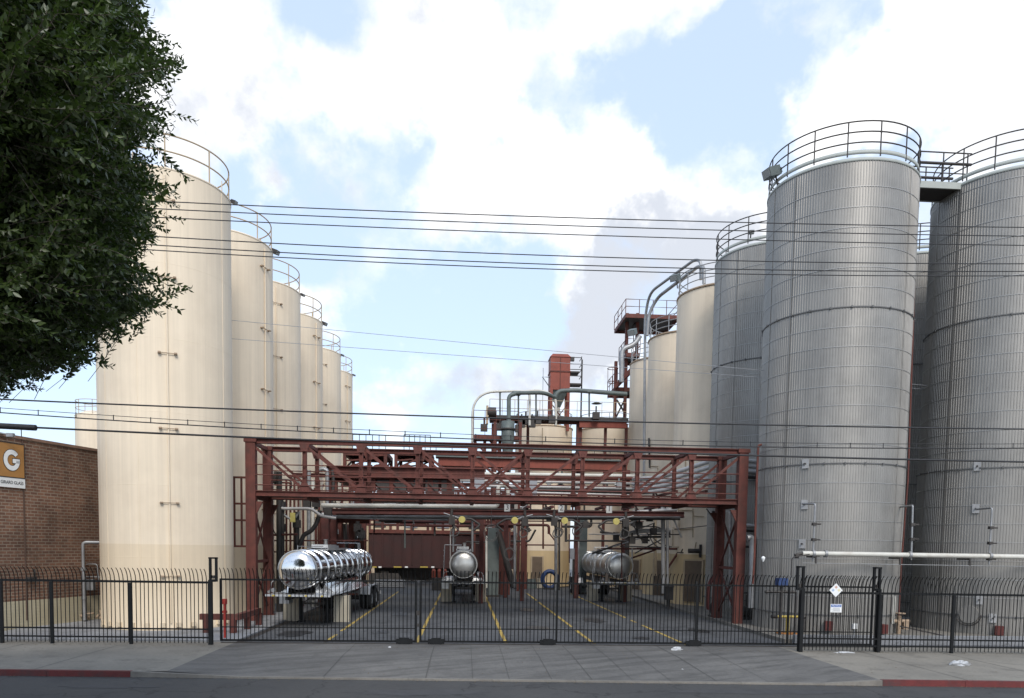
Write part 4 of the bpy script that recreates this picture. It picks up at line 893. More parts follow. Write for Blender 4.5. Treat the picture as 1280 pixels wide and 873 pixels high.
    # side ladder frame and guard
    s = rail_side; yl = 6.6 if s > 0 else 2.4
    mb = MB()
    for yy in (yl, yl+.42): mb.tube([(s*1.12, yy, .9), (s*1.05, yy, zc+r+.32)], .022, 6)
    z = 1.1
    while z < zc+r+.3: mb.cyl((s*1.10, yl, z), (s*1.10, yl+.42, z), .016, 6); z += .3
    mb.tube([(s*1.05, yl, zc+r+.32), (s*.1, yl, zc+r+.32)], .022, 6).tube([(s*1.05, yl+.42, zc+r+.32), (s*.1, yl+.42, zc+r+.32)], .022, 6)
    mb.build('ladder', ALU, t)
    MB().b2(-s*1.0-.16, -s*1.0+.16, 3.2, 8.2, 1.30, 1.50).build('hose_tray', ALU, t)
    MB().b2(-1.18, -.78, 1.9, 2.5, .80, 1.14).cyl((-.98, 1.88, .97), (-.98, 1.9, .97), .1, 14).build('tool_box', ALU, t)
    mk = MB()
    for xx in (-.9, -.3, .3, .9): mk.b2(xx-.05, xx+.05, .25, .262, 1.20, 1.25)
    mk.build('marker_light', REDP if False else YELLOW, t)
    return t
def pier(label, p):
    t = MB()
    mb = MB().box((p[0], p[1], .53), (.62, .5, 1.06), None, .96)
    o = mb.build('support_block', CONC, loc=(p[0], p[1], 0)); return tag(o, label, 'support block', 'beige blocks under the trailer noses')
x, y = -6.12, 28.2
trailer('shiny mirror polished tank trailer parked nearest the gate at the left', x, y, R_(-2.6), CHROME, CHROME, rings=10)
pier('beige block left of the landing gear of the shiny trailer', (-7.0, 31.6)); pier('beige block right of the landing gear of the shiny trailer', (-4.95, 31.4))
trailer('dull silver tank trailer in the middle, seen end on before the maroon railcar', -.02, 40.0, 0, SATIN, SATIN, rail_side=-1)
pier('beige block left of the landing gear of the middle trailer', (-.98, 43.3)); pier('beige block right of the landing gear of the middle trailer', (.98, 43.3))
trailer('dull silver ribbed tank trailer at the right in front of the beige tanks', 8.78, 42.0, R_(.5), SATIN, SATIN, rings=8, rail_side=-1)
pier('grey block left of the landing gear of the right trailer', (7.75, 45.3)); pier('grey block right of the landing gear of the right trailer', (9.8, 45.3))

# ------------------------------------------------------------------ maroon railcar
RC = thing('railcar', 'dark maroon covered hopper railcar standing across the back of the yard', 'railcar', (-2.5, 61, 0))
ra, rb_ = at(461, 690, 60).x, at(642, 690, 60).x
zt = at(560, 668, 60).z; zb = at(560, 708, 60).z
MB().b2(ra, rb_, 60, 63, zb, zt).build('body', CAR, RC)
mb = MB()
for i in range(15): x = ra+.3+i*(rb_-ra-.6)/14; mb.b2(x-.04, x+.04, 59.92, 59.998, zb+.05, zt-.02)
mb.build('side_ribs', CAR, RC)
MB().b2(ra-.1, rb_+.1, 59.85, 63.15, zt+.002, zt+.12).b2(ra-.1, rb_+.1, 60.5, 62.5, zt+.12, zt+.3).build('roof', RED, RC)
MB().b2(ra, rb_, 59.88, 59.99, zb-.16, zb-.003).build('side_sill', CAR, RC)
mb = MB()
for i in range(4): x = ra+1.3+i*(rb_-ra-2.6)/3; mb.add([(x-1.0, 60.3, zb), (x+1.0, 60.3, zb), (x+1.0, 62.7, zb), (x-1.0, 62.7, zb), (x-.3, 61, .55), (x+.3, 61, .55), (x+.3, 62, .55), (x-.3, 62, .55)], [(0, 1, 5, 4), (1, 2, 6, 5), (2, 3, 7, 6), (3, 0, 4, 7), (4, 5, 6, 7)])
mb.build('hopper', DKSTEEL, RC)
MB().b2(ra+.3, rb_-.3, 61.2, 62.2, .35, zb).build('under_shade_fill', DKSTEEL, RC)  # solid dark box standing in for the black shade and gear underneath
for x in (ra+1.2, rb_-1.2):
    bg_ = MB().b2(x-1.1, x+1.1, 60.1, 60.3, .5, .95).b2(x-.3, x+.3, 60.3, 62.6, .6, 1.1).build('bogie', DKSTEEL, RC)
    for dx in (-.85, .85): MB().cyl((x+dx, 60.0, .5), (x+dx, 60.14, .5), .46, 24).build('wheel', DKSTEEL, bg_)
mb = MB()
for px, w_2 in ((462, .35), (494, .3), (527, .3)): q = at(px+3, 709, 59.86); mb.b2(q.x-w_2, q.x+w_2, 59.86, 59.878, q.z-.05, q.z+.05)
mb.build('yellow_stripe', YELLOW, RC)
mb = MB()
for px in (475, 508, 541): q = at(px, 709, 59.85); mb.b2(q.x-.12, q.x+.12, 59.85, 59.877, q.z-.06, q.z+.05)
mb.build('white_marker', WHITE, RC)
tag(MB().b2(ra-.15, ra+.05, 59.3, 59.5, 0, 4.6).build('post', FRAMEBEIGE), 'pale beige post standing at the left end of the maroon railcar', 'post')
p = gnd(552, 731, 0)
t = thing('pallet', 'low pale stack of boards in front of the maroon railcar', 'pallet', (-5.5, 57, 0))
mb = MB()
for k in range(4): mb.b2(-6.6, -4.4, 56.6, 57.8, .05+k*.13, .15+k*.13)
mb.build('boards', PAD, t)
t = thing('drum_group_base', 'red capped machine standing beside the middle trailer before the railcar', 'machine', (-2.2, 52, 0))
q = gnd(549, 738, 0); mb = MB()
MB().box((q.x, q.y, .45), (1.0, .8, .9)).build('base', DKSTEEL, t)
for k in range(3): MB().cyl((q.x-.4+k*.4, q.y, .9), (q.x-.4+k*.4, q.y, 1.35), .15, 12).lathe([(.15, 1.35), (.1, 1.5), (.01, 1.53)], (q.x-.4+k*.4, q.y, 0), 12).build('canister', RED2, t)

# ================================================================== pipework and plant behind the truss
def pp(T, pts, Y, r, m, name='pipe', rad=.25, n=8):
    P = [at(p[0], p[1], p[2] if len(p) > 2 else Y) for p in pts]
    return MB().tube(bend(P, rad, 4) if len(P) > 2 else P, r, n).build(name, m, T)
def post(T, px, py, Y, w_, m, name='post', z0=0.0):
    q = at(px, py, Y); return MB().box((q.x, Y, (q.z+z0)/2), (w_, w_, q.z-z0)).build(name, m, T)
def bm(T, p, q, Y, w_, h_, m, name='beam', Y2=None):
    return MB().ibeam(at(p[0], p[1], Y), at(q[0], q[1], Y2 or Y), w_, h_, .035).build(name, m, T)
def railing(T, x0, x1, py, Y, hgt, m, n=6, rails=2, name='hand_rail', r=.022):
    a, b = at(x0, py, Y), at(x1, py, Y); z = a.z
    for k in range(rails): MB().cyl((a.x, Y, z+hgt*(k+1)/rails), (b.x, Y, z+hgt*(k+1)/rails), r, 6).build(name, m, T)
    for i in range(n+1): x = a.x+(b.x-a.x)*i/n; MB().cyl((x, Y, z), (x, Y, z+hgt), r, 6).build('rail_post', m, T)

# --- loading rack with its long white pipe, right behind the truss
LR = thing('loading_rack', 'dark red overhead loading rack with white product pipe, crossing the yard behind the truss', 'loading rack', (1, 38, 0))
pp(LR, [(402, 632), (620, 633.5), (622.5, 630), (622.5, 612)], 34.6, .095, WPIPE, rad=.3, n=12)
pp(LR, [(622.5, 625), (622.5, 606.5), (635, 606.5), (635, 629)], 36.35, .095, WPIPE, rad=.25, n=12)
bm(LR, (405, 639), (855, 643), 38.0, .22, .24, REDK, 'main_beam')
bm(LR, (405, 641), (855, 645), 40.6, .22, .24, REDK, 'main_beam')
for px in (407,): post(LR, px, 640, 38.0, .34, REDK, 'column'); post(LR, px-(px-584)*.06, 642, 40.6, .3, REDK, 'column')
for px in (430, 470, 510, 550, 590, 660, 690, 755, 790, 820): q = at(px, 640, 38.2); MB().box((q.x, 39.3, q.z+.25), (.16, 2.5, .12)).build('cross_beam', REDK, LR)
MB().b2(at(410, 640, 38).x, at(845, 640, 38).x, 38.3, 40.3, at(600, 640, 38).z+.16, at(600, 640, 38).z+.2).build('walkway_deck', DKSTEEL, LR)
for i, py in enumerate((645.5, 647.5)): pp(LR, [(412+30*i, py), (850, py+1.5)], 38.4+i*.5, .06, [GALV, DKSTEEL][i])
railing(LR, 412, 845, 636, 40.4, 1.0, REDK, 14, 2)
for px, py, Yd in ((577.5, 649.5, 37.6), (643.5, 650.5, 37.6), (706, 651, 37.6), (770.5, 652, 37.6)): pass
rnd = random.Random(11)
def loading_arm(px, py, label, side=1):
    t = thing('tanker_loader', label, 'loading arm', at(px, py, 37.5), group='loading arms with yellow discs')
    c = at(px, py, 37.5)
    MB().cyl(c, c+Vector((0, .10, 0)), .165, 24).build('yellow_disc', YDISC, t)
    MB().tube(bend([c+Vector((-.55*side, .2, .05)), c+Vector((.45*side, .2, .05)), c+Vector((.9*side, .15, -.25)), c+Vector((.55*side, .1, -.55))], .12), .055, 8).build('arm_pipe', DKSTEEL, t)
    MB().tube(bend([c+Vector((-.5*side, .2, .5)), c+Vector((-.55*side, .2, -.1)), c+Vector((-.35*side, .15, -.4))], .1), .07, 8).box(c+Vector((-.5*side, .2, -.05)), (.3, .3, .42)).build('swivel_joint', DKSTEEL, t)
    pts = [c+Vector((-.4*side+.30*math.sin(k*.62)*(.5+.5*math.cos(k*.2)), .05+.02*k, -.40-.22*(1-math.cos(k*.62)))) for k in range(14)]
    MB().tube(bend(pts, .1, 2), .028, 6).build('hose', HOSE, t)
    MB().cyl(c+Vector((-.9*side, .2, .3)), c+Vector((.2*side, .2, -.02)), .03, 6).build('tie_rod', GALV, t)
    return t
loading_arm(577.5, 649.5, 'loading arm with a faded yellow disc above the middle trailer')
loading_arm(643.5, 650.5, 'loading arm with a faded yellow disc under the plate numbered three', -1)
loading_arm(706, 651, 'loading arm with a faded yellow disc under the plate numbered two')
loading_arm(770.5, 652, 'loading arm with a faded yellow disc above the right trailer', -1)
for px, py, dgt, wd_ in ((634, 631, '3', 'three, beside the U bend of the white pipe'), (701.5, 632, '2', 'two, between the other two number plates'), (761.5, 633, '1', 'one, nearest the curved grey pipes')):
    c = at(px, py+3.5, 34.2); sg = thing('number_sign', 'small white plate numbered '+wd_, 'sign', c, group=None)
    MB().box(c, (.26, .02, .36)).build('plate', WHITE, sg); MB().cyl(c+Vector((0, .02, .15)), c+Vector((0, .02, .5)), .015, 6).build('hanger', DKSTEEL, sg)
    o = text_obj('number', dgt, INK, .34, sg, (0, -.012, 0), (PI/2, 0, 0), .001)
# hose reels / coils hanging
for px, py, r0, lb in ((614, 667, .40, 'loose loop of grey hose hanging left of the number 3 loading arm'), (722, 664, .28, 'loop of hose hanging right of the number 2 loading arm'),
                       (699, 666, .22, 'small loop of hose hanging under the number 2 plate'), (637, 693, .3, 'coiled hose hung low on the grey sloping pipe')):
    c = at(px, py, 37.8); pts = []
    for k in range(26): a = k*.5; rr = r0*(1-.012*k); pts.append(c+Vector((rr*math.cos(a), .012*k, rr*1.15*math.sin(a))))
    t = thing('hose_coil', lb, 'hose', c); MB().tube(pts, .018, 6).build('hose', HOSE, t); MB().cyl(c+Vector((0, 0, r0)), c+Vector((0, .2, r0+.8)), .02, 6).build('hanger', DKSTEEL, t)
# --- vertical supports & drop pipes
def plain(name, label, cat, mbx, m): return tag(mbx.build(name, m), label, cat)
def vpipe(px, y0, y1, Y, r, m, label): return plain('drop_pipe', label, 'pipe', MB().tube([at(px, y0, Y), at(px, y1, Y)], r, 8), m)
vpipe(566.5, 655, 690, 38.5, .05, GALV, 'thin grey drop pipe left of the vent of the middle trailer')
vpipe(590.5, 650, 690, 38.6, .06, GALV, 'pale grey drop pipe right behind the middle trailer')
vpipe(643.5, 657, 735, 45, .08, GALV, 'grey pipe running down along the left edge of the squat beige tank')
vpipe(695, 648, 738, 50, .11, GALV, 'paired grey pipe running down the right part of the squat beige tank')
vpipe(699, 648, 738, 50, .07, DKSTEEL, 'thin dark pipe beside the grey pipe on the squat beige tank')
vpipe(608, 670, 735, 47, .07, WPIPE, 'pale thin pipe left of the thick grey column in the middle')
t = thing('steel_column', 'thick dark grey steel column behind the middle trailer', 'column', at(617, 735, 48))
q = at(617, 660, 48); MB().box((q.x, 48, q.z/2), (.7, .6, q.z)).build('shaft', GREENPIPE, t); MB().box((q.x, 48, .06), (1.0, .9, .12)).build('base', DKSTEEL, t)
t = thing('steel_column', 'dark grey steel column between the two squat beige tanks', 'column', at(724, 735, 52))
q = at(727, 648, 52); MB().box((q.x, 52, q.z/2), (.75, .6, q.z)).build('shaft', GREENPIPE, t); MB().box((q.x, 52, .06), (1.0, .9, .12)).build('base', DKSTEEL, t)
plain('sloping_pipe', 'dark sloping pipe running down right of the thick grey column', 'pipe', MB().tube([at(623, 665, 47), at(642, 735, 47)], .19, 10), DKSTEEL)
plain('dark_column', 'dark red column directly left of the squat beige tank foot', 'column', MB().box((at(628, 700, 50).x, 50, 3.3), (1.0, .6, 6.6)), RED)
vpipe(784, 655, 700, 44, .12, DKSTEEL, 'dark vertical pipe above the right trailer')
t = thing('twin_pipes', 'pair of grey pipes running down beside the doors of the right beige tanks', 'pipes', at(830, 740, 39.8))
pp(t, [(828.5, 632), (829.5, 742)], 39.8, .11, LAG); pp(t, [(834.5, 632), (834.5, 738)], 39.9, .07, LAG)
MB().box((at(836, 735, 39.4).x, 39.4, .9), (.4, .4, .8)).cyl((at(836, 735, 39.4).x, 39.4, .13), (at(836, 735, 39.4).x, 39.4, .6), .1, 8).ring((at(838, 725, 39.2).x, 39.2, 1.2), .2, .03, 16).build('valve', DKSTEEL, t)
vpipe(819, 632, 720, 45, .10, FRAMEBEIGE, 'beige vertical pipe on the wall of the middle tall beige tank')
# --- horizontal runs at mid height
PR = thing('pipe_rack', 'bundle of horizontal grey pipes running behind the truss walkway', 'pipe rack', (5, 44, 0))
for (x0, y0, x1, y1, r, m) in ((540, 591.5, 800, 595.5, .10, WPIPE), (545, 600, 800, 604.5, .09, LAG), (590, 607, 800, 611, .11, LAG), (640, 612, 800, 616, .09, DKSTEEL), (660, 616, 800, 620, .08, LAG), (560, 596, 790, 598.5, .12, RED)):
    pp(PR, [(x0, y0), (x1, y1)], 44, r, m)
for px in (655, 785): q = at(px, 588, 44.3); MB().box((q.x, 44.3, q.z/2), (.22, .22, q.z)).build('support', RED, PR)
CP = thing('curved_pipes', 'four grey pipes sweeping up to the right inside the truss to the corrugated tanks', 'pipes', (10, 37, 0))
for i, (y0, y1) in enumerate(((598, 568), (604, 575.5), (609.5, 583), (615, 590))):
    pp(CP, [(792, y0+1, 42), (822, y0, 40), (905, y1+3, 37.4), (925, y1+1.5, 36.8), (952, y1+2, 36.6)], 38, .115, LAG, rad=1.0, n=10)
for px in (800, 836, 872): q = at(px, 612, 39); MB().beam((q.x, 37.5, q.z-.2), (q.x, 41, q.z-.2), .12, .12).build('support', RED, CP)
# pipes further right at y 642..672 (behind column)
RP = thing('branch_pipes', 'tangle of grey branch pipes level with the loading arms at the right', 'pipes', (9, 40, 0))
for pts, Y, r, m in (([(778, 659), (800, 648), (846, 646)], 39, .06, GALV), ([(775, 670), (800, 664), (838, 663)], 40, .11, LAG), ([(780, 672), (838, 671)], 41, .06, DKSTEEL), ([(795, 650), (797, 672), (812, 676)], 39.5, .05, DKSTEEL),
                     ([(790, 641), (846, 637)], 39.5, .1, LAG), ([(800, 645), (838, 642)], 39.2, .07, DKSTEEL), ([(812, 668), (824, 680), (840, 684)], 40, .03, HOSE), ([(808, 665), (818, 682), (836, 690)], 40.2, .03, HOSE),
                     ([(775, 683), (843, 685)], 43, .035, DKSTEEL), ([(843, 662), (905, 655)], 38, .02, CABLE), ([(750, 665), (776, 669)], 42, .07, DKSTEEL)):
    pp(RP, pts, Y, r, m)
for px, py in ((781, 668), (799, 657), (817, 664), (795, 644), (812, 648), (790, 676)): q = at(px, py, 39.4); MB().box(q, (.3, .3, .34)).cyl(q+Vector((0, 0, .1)), q+Vector((0, 0, .4)), .05, 8).build('valve', DKSTEEL, RP)
# --- conduit and clips on the beige tank with the door
def on_shell(X, Y, r, px, py): return on_tank(X, Y, r, px, py)[0]
def shell_run(T, X, Y, pts, r, m, name='wall_pipe'):
    P = [on_shell(X, Y, SR+.08, *p) for p in pts]; MB().tube(P, r, 6).build(name, m, T)
for pts in ([(848, 636), (849, 660)], [(848, 638), (866, 638)], [(866, 636), (866, 672)], [(866, 645), (880, 646)], [(841, 660), (849, 662), (866, 661)], [(841, 662), (841, 683)], [(841, 684), (848, 684)], [(868, 690), (870, 678)], [(856, 560), (858, 620)], [(869, 572), (878, 572)]):
    shell_run(A, 14.4, 42.3, pts, .03, FRAMEBEIGE)
q = on_shell(14.4, 42.3, SR+.2, 872, 689); MB().cyl(q+Vector((-.5, 0, 0)), q+Vector((.1, 0, 0)), .12, 12).box(q+Vector((.15, 0, 0)), (.12, .12, .7)).build('nozzle', DKSTEEL, A)
q = on_shell(14.4, 42.3, SR+.1, 851, 691); MB().box(q, (.4, .1, .06)).cyl(q, q+Vector((.1, 0, .2)), .03, 6).build('small_valve', DKSTEEL, A)
shell_run(B, 14.85, 50.8, [(811, 548), (812, 585)], .06, DKSTEEL); shell_run(B, 14.85, 50.8, [(811, 583), (822, 583), (822, 600)], .03, FRAMEBEIGE)
shell_run(D, 6.35, 62, [(678, 535), (678, 560)], .04, FRAMEBEIGE)
# tall riser pipe between C and B
plain('riser_pipe', 'tall pale riser pipe between the middle and farthest tall beige tanks', 'pipe', MB().tube(bend([at(805, 595, 47.8), at(806.5, 395, 47.8), at(812, 366, 47.2), at(868, 325, 43), at(876, 326, 42.5), at(876, 350, 42.5)], .8, 6), .085, 10), GALV)
plain('riser_pipe', 'second curved grey pipe rising to the rim of the beige tank with the brown door', 'pipe', MB().tube(bend([at(809, 420, 47.5), at(811, 392, 47.5), at(822, 372, 47.2), at(873, 333, 42.5), at(880, 334, 42), at(880, 355, 42)], .8, 6), .10, 10), GALV)

# --- equipment frames over the left half
for k, (xa, xb, lb) in enumerate(((431, 490, 'left of two boxy red steel frames standing high behind the truss'), (495, 546, 'right of two boxy red steel frames standing high behind the truss'))):
    Yk = 44; t = thing('equipment_frame', lb, 'steel frame', (at(xa, 600, Yk).x, Yk, 0), group='boxy red frames')
    a, b = at(xa, 566, Yk), at(xb-8, 566, Yk); z0 = at(xa, 586, Yk).z; z1 = a.z; d = 3.4
    for y in (Yk, Yk+d):
        MB().ibeam((a.x, y, z1), (b.x, y, z1), .2, .3).build('top_beam', RED, t); MB().beam((a.x, y, z0), (b.x, y, z0), .2, .22).build('bottom_beam', RED, t)
        for x in (a.x, b.x): MB().beam((x, y, z0), (x, y, z1), .18).build('upright', RED, t)
        MB().beam((a.x, y, z0), (b.x, y, z1), .09).build('diagonal', RED, t); MB().beam((a.x, y, (z0+z1)/2), ((a.x+b.x)/2, y, (z0+z1)/2+.1), .08).build('brace', RED, t)
    for x in (a.x, b.x): MB().beam((x, Yk, z1), (x, Yk+d, z1), .2, .26).beam((x, Yk, z0), (x, Yk+d, z0), .2, .22).beam((x, Yk+.1, z0), (x, Yk+d, z1), .08).build('side_frame', RED, t)
    MB().b2(a.x, b.x, Yk+.2, Yk+d, z1+.16, z1+.2).build('grating', DKSTEEL, t)
    MB().cyl((a.x+.6, Yk-.2, z0-.15), (a.x+.6, Yk+.4, z0-.15), .42, 18).cyl((b.x-.4, Yk-.2, z0-.15), (b.x-.4, Yk+.4, z0-.15), .42, 18).build('roller_drum', RED, t)
    for sgx in (a.x+.1, b.x-.1): MB().box((sgx, Yk+1.5, z0-.3), (.22, .22, .7)).build('leg', RED, t)
    railing(t, xa+10, xb-8, 563, Yk+1, .9, DKSTEEL, 5, 2)
CB = thing('conveyor_gantry', 'wide red conveyor beam running level behind the left half of the truss', 'conveyor', (-3, 42, 0))
bm(CB, (408, 590), (606, 592.5), 42, .5, .62, RED, 'girder'); bm(CB, (408, 600), (575, 602), 42.2, .3, .25, RED, 'girder'); bm(CB, (415, 597), (570, 598), 43.5, .3, .3, DKSTEEL, 'girder')
for i in range(7):
    q = at(418+i*24, 597, 42.1); MB().box(q+Vector((0, .1, -.35)), (.3, .3, .8)).build('hanger', RED, CB)
for i in range(5): q = at(480+i*20, 610, 42.3); MB().box(q, (.7, .5, .8)).build('motor_box', DKSTEEL, CB)
for i in range(4): q = at(470+i*22, 604, 42); MB().beam(q, q+Vector((.9, 0, -.9)), .08).build('brace', DKSTEEL, CB)
for px in (411, 455, 603): q = at(px, 590, 42); MB().box((q.x, 42.1, q.z/2-.15), (.24, .24, q.z-.3)).build('leg', REDK, CB)
qd = at(415, 592, 43); qe = at(560, 592, 43); MB().b2(qd.x, qe.x, 42.3, 48, qd.z-.3, qd.z-.1).build('platform', REDK, CB)
pp(CB, [(398, 588), (404, 586), (409, 588), (409, 640)], 40, .10, GALV); pp(CB, [(415, 588), (417, 600), (414, 645)], 40.4, .08, DKSTEEL)
# wide red beam on the right half
WB = thing('pipe_bridge', 'wide rusty red box beam with a railing running to the farthest tall beige tank', 'pipe bridge', (6, 47, 0))
MB().beam(at(548, 576.5, 47), at(782, 583, 47), .9, .62).build('box_beam', RED2, WB)
MB().beam(at(545, 571.5, 46.9), at(782, 577.5, 46.9), 1.1, .08).build('top_plate', GREENPIPE, WB)
railing(WB, 545, 782, 573, 46.6, .9, DKSTEEL, 12, 2)
for px in (634, 724): q = at(px, 580, 47); MB().box((q.x, 47.2, q.z/2-.2), (.26, .26, q.z-.4)).build('leg', REDK, WB)
for px, py, lb in ((598, 608, 'left of two grey control cabinets behind the truss walkway'), (664, 610, 'right of two grey control cabinets behind the truss walkway')):
    q = at(px, py, 41); t = thing('control_cabinet', lb, 'cabinet', q); MB().box(q, (.62, .3, .85)).build('case', GREYBOX, t); MB().box(q-Vector((0, .16, 0)), (.52, .02, .75)).build('door', GREYBOX, t)
    MB().cyl(q+Vector((0, .1, -.42)), (q.x, 41.1, 5.0), .04, 6).build('stand', DKSTEEL, t)
q = at(717, 692.5, 51); t = thing('control_cabinet', 'pale grey cabinet on a stand left of the right trailer', 'cabinet', q); MB().box(q, (.55, .35, .72)).build('case', GREYBOX, t); MB().box((q.x, 51, (q.z-.36)/2), (.12, .12, q.z-.36)).build('stand', DKSTEEL, t)

# --- left pipe cluster
LP = thing('pipe_cluster', 'dense cluster of red and grey vertical pipes behind the left end of the truss', 'pipes', (-8, 37, 0))
rr_ = random.Random(5)
for px, y0, y1, r, m, Y in ((349, 590, 770, .13, DKSTEEL, 35), (353, 628, 770, .10, DKSTEEL, 35.2), (358, 600, 760, .05, RED, 36), (363, 603, 760, .05, RED, 36), (368, 595, 762, .05, RED, 36.4), (373, 604, 760, .045, RED, 36.6),
                            (379, 596, 758, .05, RED, 37), (386, 588, 760, .10, GALV, 38), (391, 600, 760, .08, WPIPE, 38), (371, 640, 690, .12, DKSTEEL, 35.5), (399, 600, 756, .05, RED, 38), (428, 604, 740, .05, RED, 41), (437, 604, 740, .05, RED, 41),
                            (445, 640, 735, .08, DKSTEEL, 42), (421, 645, 740, .05, DKSTEEL, 41), (433, 640, 740, .06, DKSTEEL, 42), (452, 620, 735, .1, RED, 42.5), (395, 652, 690, .06, RED, 37.5)):
    pp(LP, [(px, y0), (px, y1)], Y, r, m, 'vertical_pipe')
for pts, Y, r, m in (([(340, 600), (364, 600), (364, 610)], 35.6, .045, DKSTEEL), ([(338, 603), (364, 604)], 35.4, .04, RED), ([(362, 596), (380, 596), (380, 606)], 36.2, .04, RED), ([(340, 669), (372, 668)], 35, .05, RED),
                     ([(348, 632), (352, 636), (390, 636), (400, 645), (420, 648)], 35, .07, LAG), ([(350, 640), (366, 652), (374, 640)], 35.2, .05, GALV), ([(338, 654), (344, 668), (350, 668)], 35, .025, CABLE),
                     ([(400, 638), (396, 655), (388, 665), (380, 668), (372, 688)], 35.4, .10, DKSTEEL), ([(402, 646), (460, 648), (560, 650)], 38.5, .06, GALV), ([(400, 644), (412, 645)], 36, .12, WPIPE),
                     ([(336, 676), (460, 676)], 36.5, .035, RED), ([(336, 690), (380, 690)], 36.5, .035, RED), ([(430, 655), (432, 700)], 40, .06, DKSTEEL)):
    pp(LP, pts, Y, r, m)
for px in (347, 374, 404, 430, 456): pp(LP, [(px, 676), (px, 705)], 36.5, .03, RED, 'rail_post')
for px, py in ((352, 632), (384, 630), (395, 629), (352, 660), (371, 655), (410, 640), (447, 660), (452, 668), (345, 598)): q = at(px, py, 35.4); MB().box(q, (.32, .3, .36)).cyl(q-Vector((0, 0, .3)), q+Vector((0, 0, .3)), .09, 8).build('valve', DKSTEEL, LP)
q = at(366, 647, 35); MB().box(q, (.22, .1, .42)).build('yellow_tag', YDISC, LP)
bm(LP, (395, 650), (462, 652), 41, .2, .24, RED); bm(LP, (335, 593), (462, 596), 41, .2, .2, RED)
t = thing('red_cabinet', 'tall dark red cabinet with a small white label plate behind the shiny trailer', 'cabinet', at(419, 700, 42))
q = at(421, 655, 42); MB().box((q.x, 42.3, q.z/2+.3), (1.2, .6, q.z-.6)).build('case', RED, t); q = at(420, 665, 42); MB().box((q.x, 41.98, q.z), (.3, .02, .25)).build('plate', GREYBOX, t)
t = thing('red_column', 'broad plain red steel column right of the white pipe end', 'column', at(404, 700, 39))
q = at(404, 648, 39); MB().box((q.x, 39, q.z/2), (.5, .3, q.z)).build('shaft', RED, t); MB().box((q.x, 39, .04), (.8, .6, .08)).build('base', DKSTEEL, t)
t = thing('side_structure', 'dark red braced steel wall between the left pipe cluster and the railcar', 'steel frame', (-8, 50, 0))
for px in (408, 425, 440, 454): q = at(px, 640, 48); MB().box((q.x, 48, q.z/2), (.3, .3, q.z)).build('column', RED, t)
for py in (640, 668, 700): bm(t, (405, py), (458, py), 48, .2, .25, RED)
MB().b2(at(428, 650, 48.5).x, at(456, 650, 48.5).x, 48.4, 48.6, 0, at(430, 672, 48.5).z).build('panel', mat('dark_red_panel', (.06, .02, .018), .7), t)
# stuff visible through the gap over the railcar
bk = thing('back_building', 'beige plant building with a red roof frame showing just over the railcar', 'building', (-2, 75, 0))
qa, qb = at(462, 660, 76), at(645, 660, 76); zt2 = at(500, 648, 76).z
MB().b2(qa.x, qb.x, 76, 84, 0, zt2+1.5).build('wall', BEIGE2, bk)
for i in range(5): x = qa.x+1+i*(qb.x-qa.x-2)/4; MB().b2(x-.6, x+.6, 75.9, 75.998, zt2-.9, zt2+.3).build('window', GREYBOX if i in (1, 2) else DKSTEEL, bk)
MB().b2(qa.x-.2, qb.x+.2, 75.7, 84.3, zt2+1.5, zt2+1.75).build('roof', RED, bk)
for i in range(8): x = qa.x+i*(qb.x-qa.x)/7; MB().b2(x-.12, x+.12, 75.75, 75.97, 0, zt2+1.5).build('pilaster', RED, bk)

# ================================================================== upper platform, cyclone, arch pipes
UP = thing('upper_platform', 'long green grey trimmed platform carrying pipes over the squat beige tanks', 'platform', (8, 58, 0))
MB().beam(at(612, 523, 57), at(783, 527, 57), 1.4, .26).build('deck', DKSTEEL, UP)
MB().beam(at(612, 527.5, 57), at(783, 530.5, 57), .3, .14).build('girder', REDK, UP)
for px in (618, 660, 724, 757, 783): post(UP, px, 530, 57, .4 if px in (618, 724) else .2, RED, 'leg')
railing(UP, 612, 783, 521, 57.6, 1.3, FRAMEBEIGE, 11, 2)
MB().beam(at(592, 548, 55), at(650, 549, 55), 1.4, .26).build('lower_deck', RED, UP); MB().beam(at(724, 530, 56.6), at(783, 531, 56.6), .3, .55).build('girder', RED2, UP)
railing(UP, 592, 648, 547, 54.4, 1.9, RED, 4, 3)
for px in (594, 606, 625): post(UP, px, 549, 55, .22, RED, 'leg')
for a_, b_ in (((592, 551), (612, 572)), ((612, 551), (630, 572)), ((609, 572), (592, 600))): MB().beam(at(*a_, 54.8), at(*b_, 54.8), .12).build('brace', RED, UP)
for px, py in ((625, 534), (648, 536), (652, 530), (657, 527), (665, 530), (672, 526), (690, 525), (745, 520), (605, 535)): q = at(px, py, 56); MB().box(q, (.5, .4, .5)).cyl(q, q+Vector((0, 0, .7)), .06, 6).build('fitting', DKSTEEL, UP)
t = thing('blower', 'round dark blower fan with a pale flange at the left end of the upper platform', 'blower', at(612, 520, 56))
q = at(614, 515.5, 56); MB().cyl(q-Vector((.28, 0, 0)), q+Vector((.35, 0, 0)), .36, 20).build('drum', DKSTEEL, t); q = at(609, 519, 56); MB().box(q, (.16, .5, 1.3)).build('flange', FRAMEBEIGE, t)
CYC = thing('cyclone', 'grey green cyclone vessel hanging below the platform left of the squat beige tank', 'cyclone', at(636, 560, 54))
q = at(635, 530, 54); zz1 = at(635, 527, 54).z; z2_ = at(635, 547, 54).z; z3_ = at(635, 578, 54).z
MB().lathe([(.05, zz1+.05), (.46, zz1), (.46, z2_), (.30, z3_), (.20, z3_-1.2)], (q.x, 54, 0), 32).build('vessel', GREENPIPE, CYC)
MB().lathe([(.47, zz1-.5), (.55, zz1-.5), (.55, zz1-.62), (.47, zz1-.62)], (q.x, 54, 0), 32).build('flange', DKSTEEL, CYC)
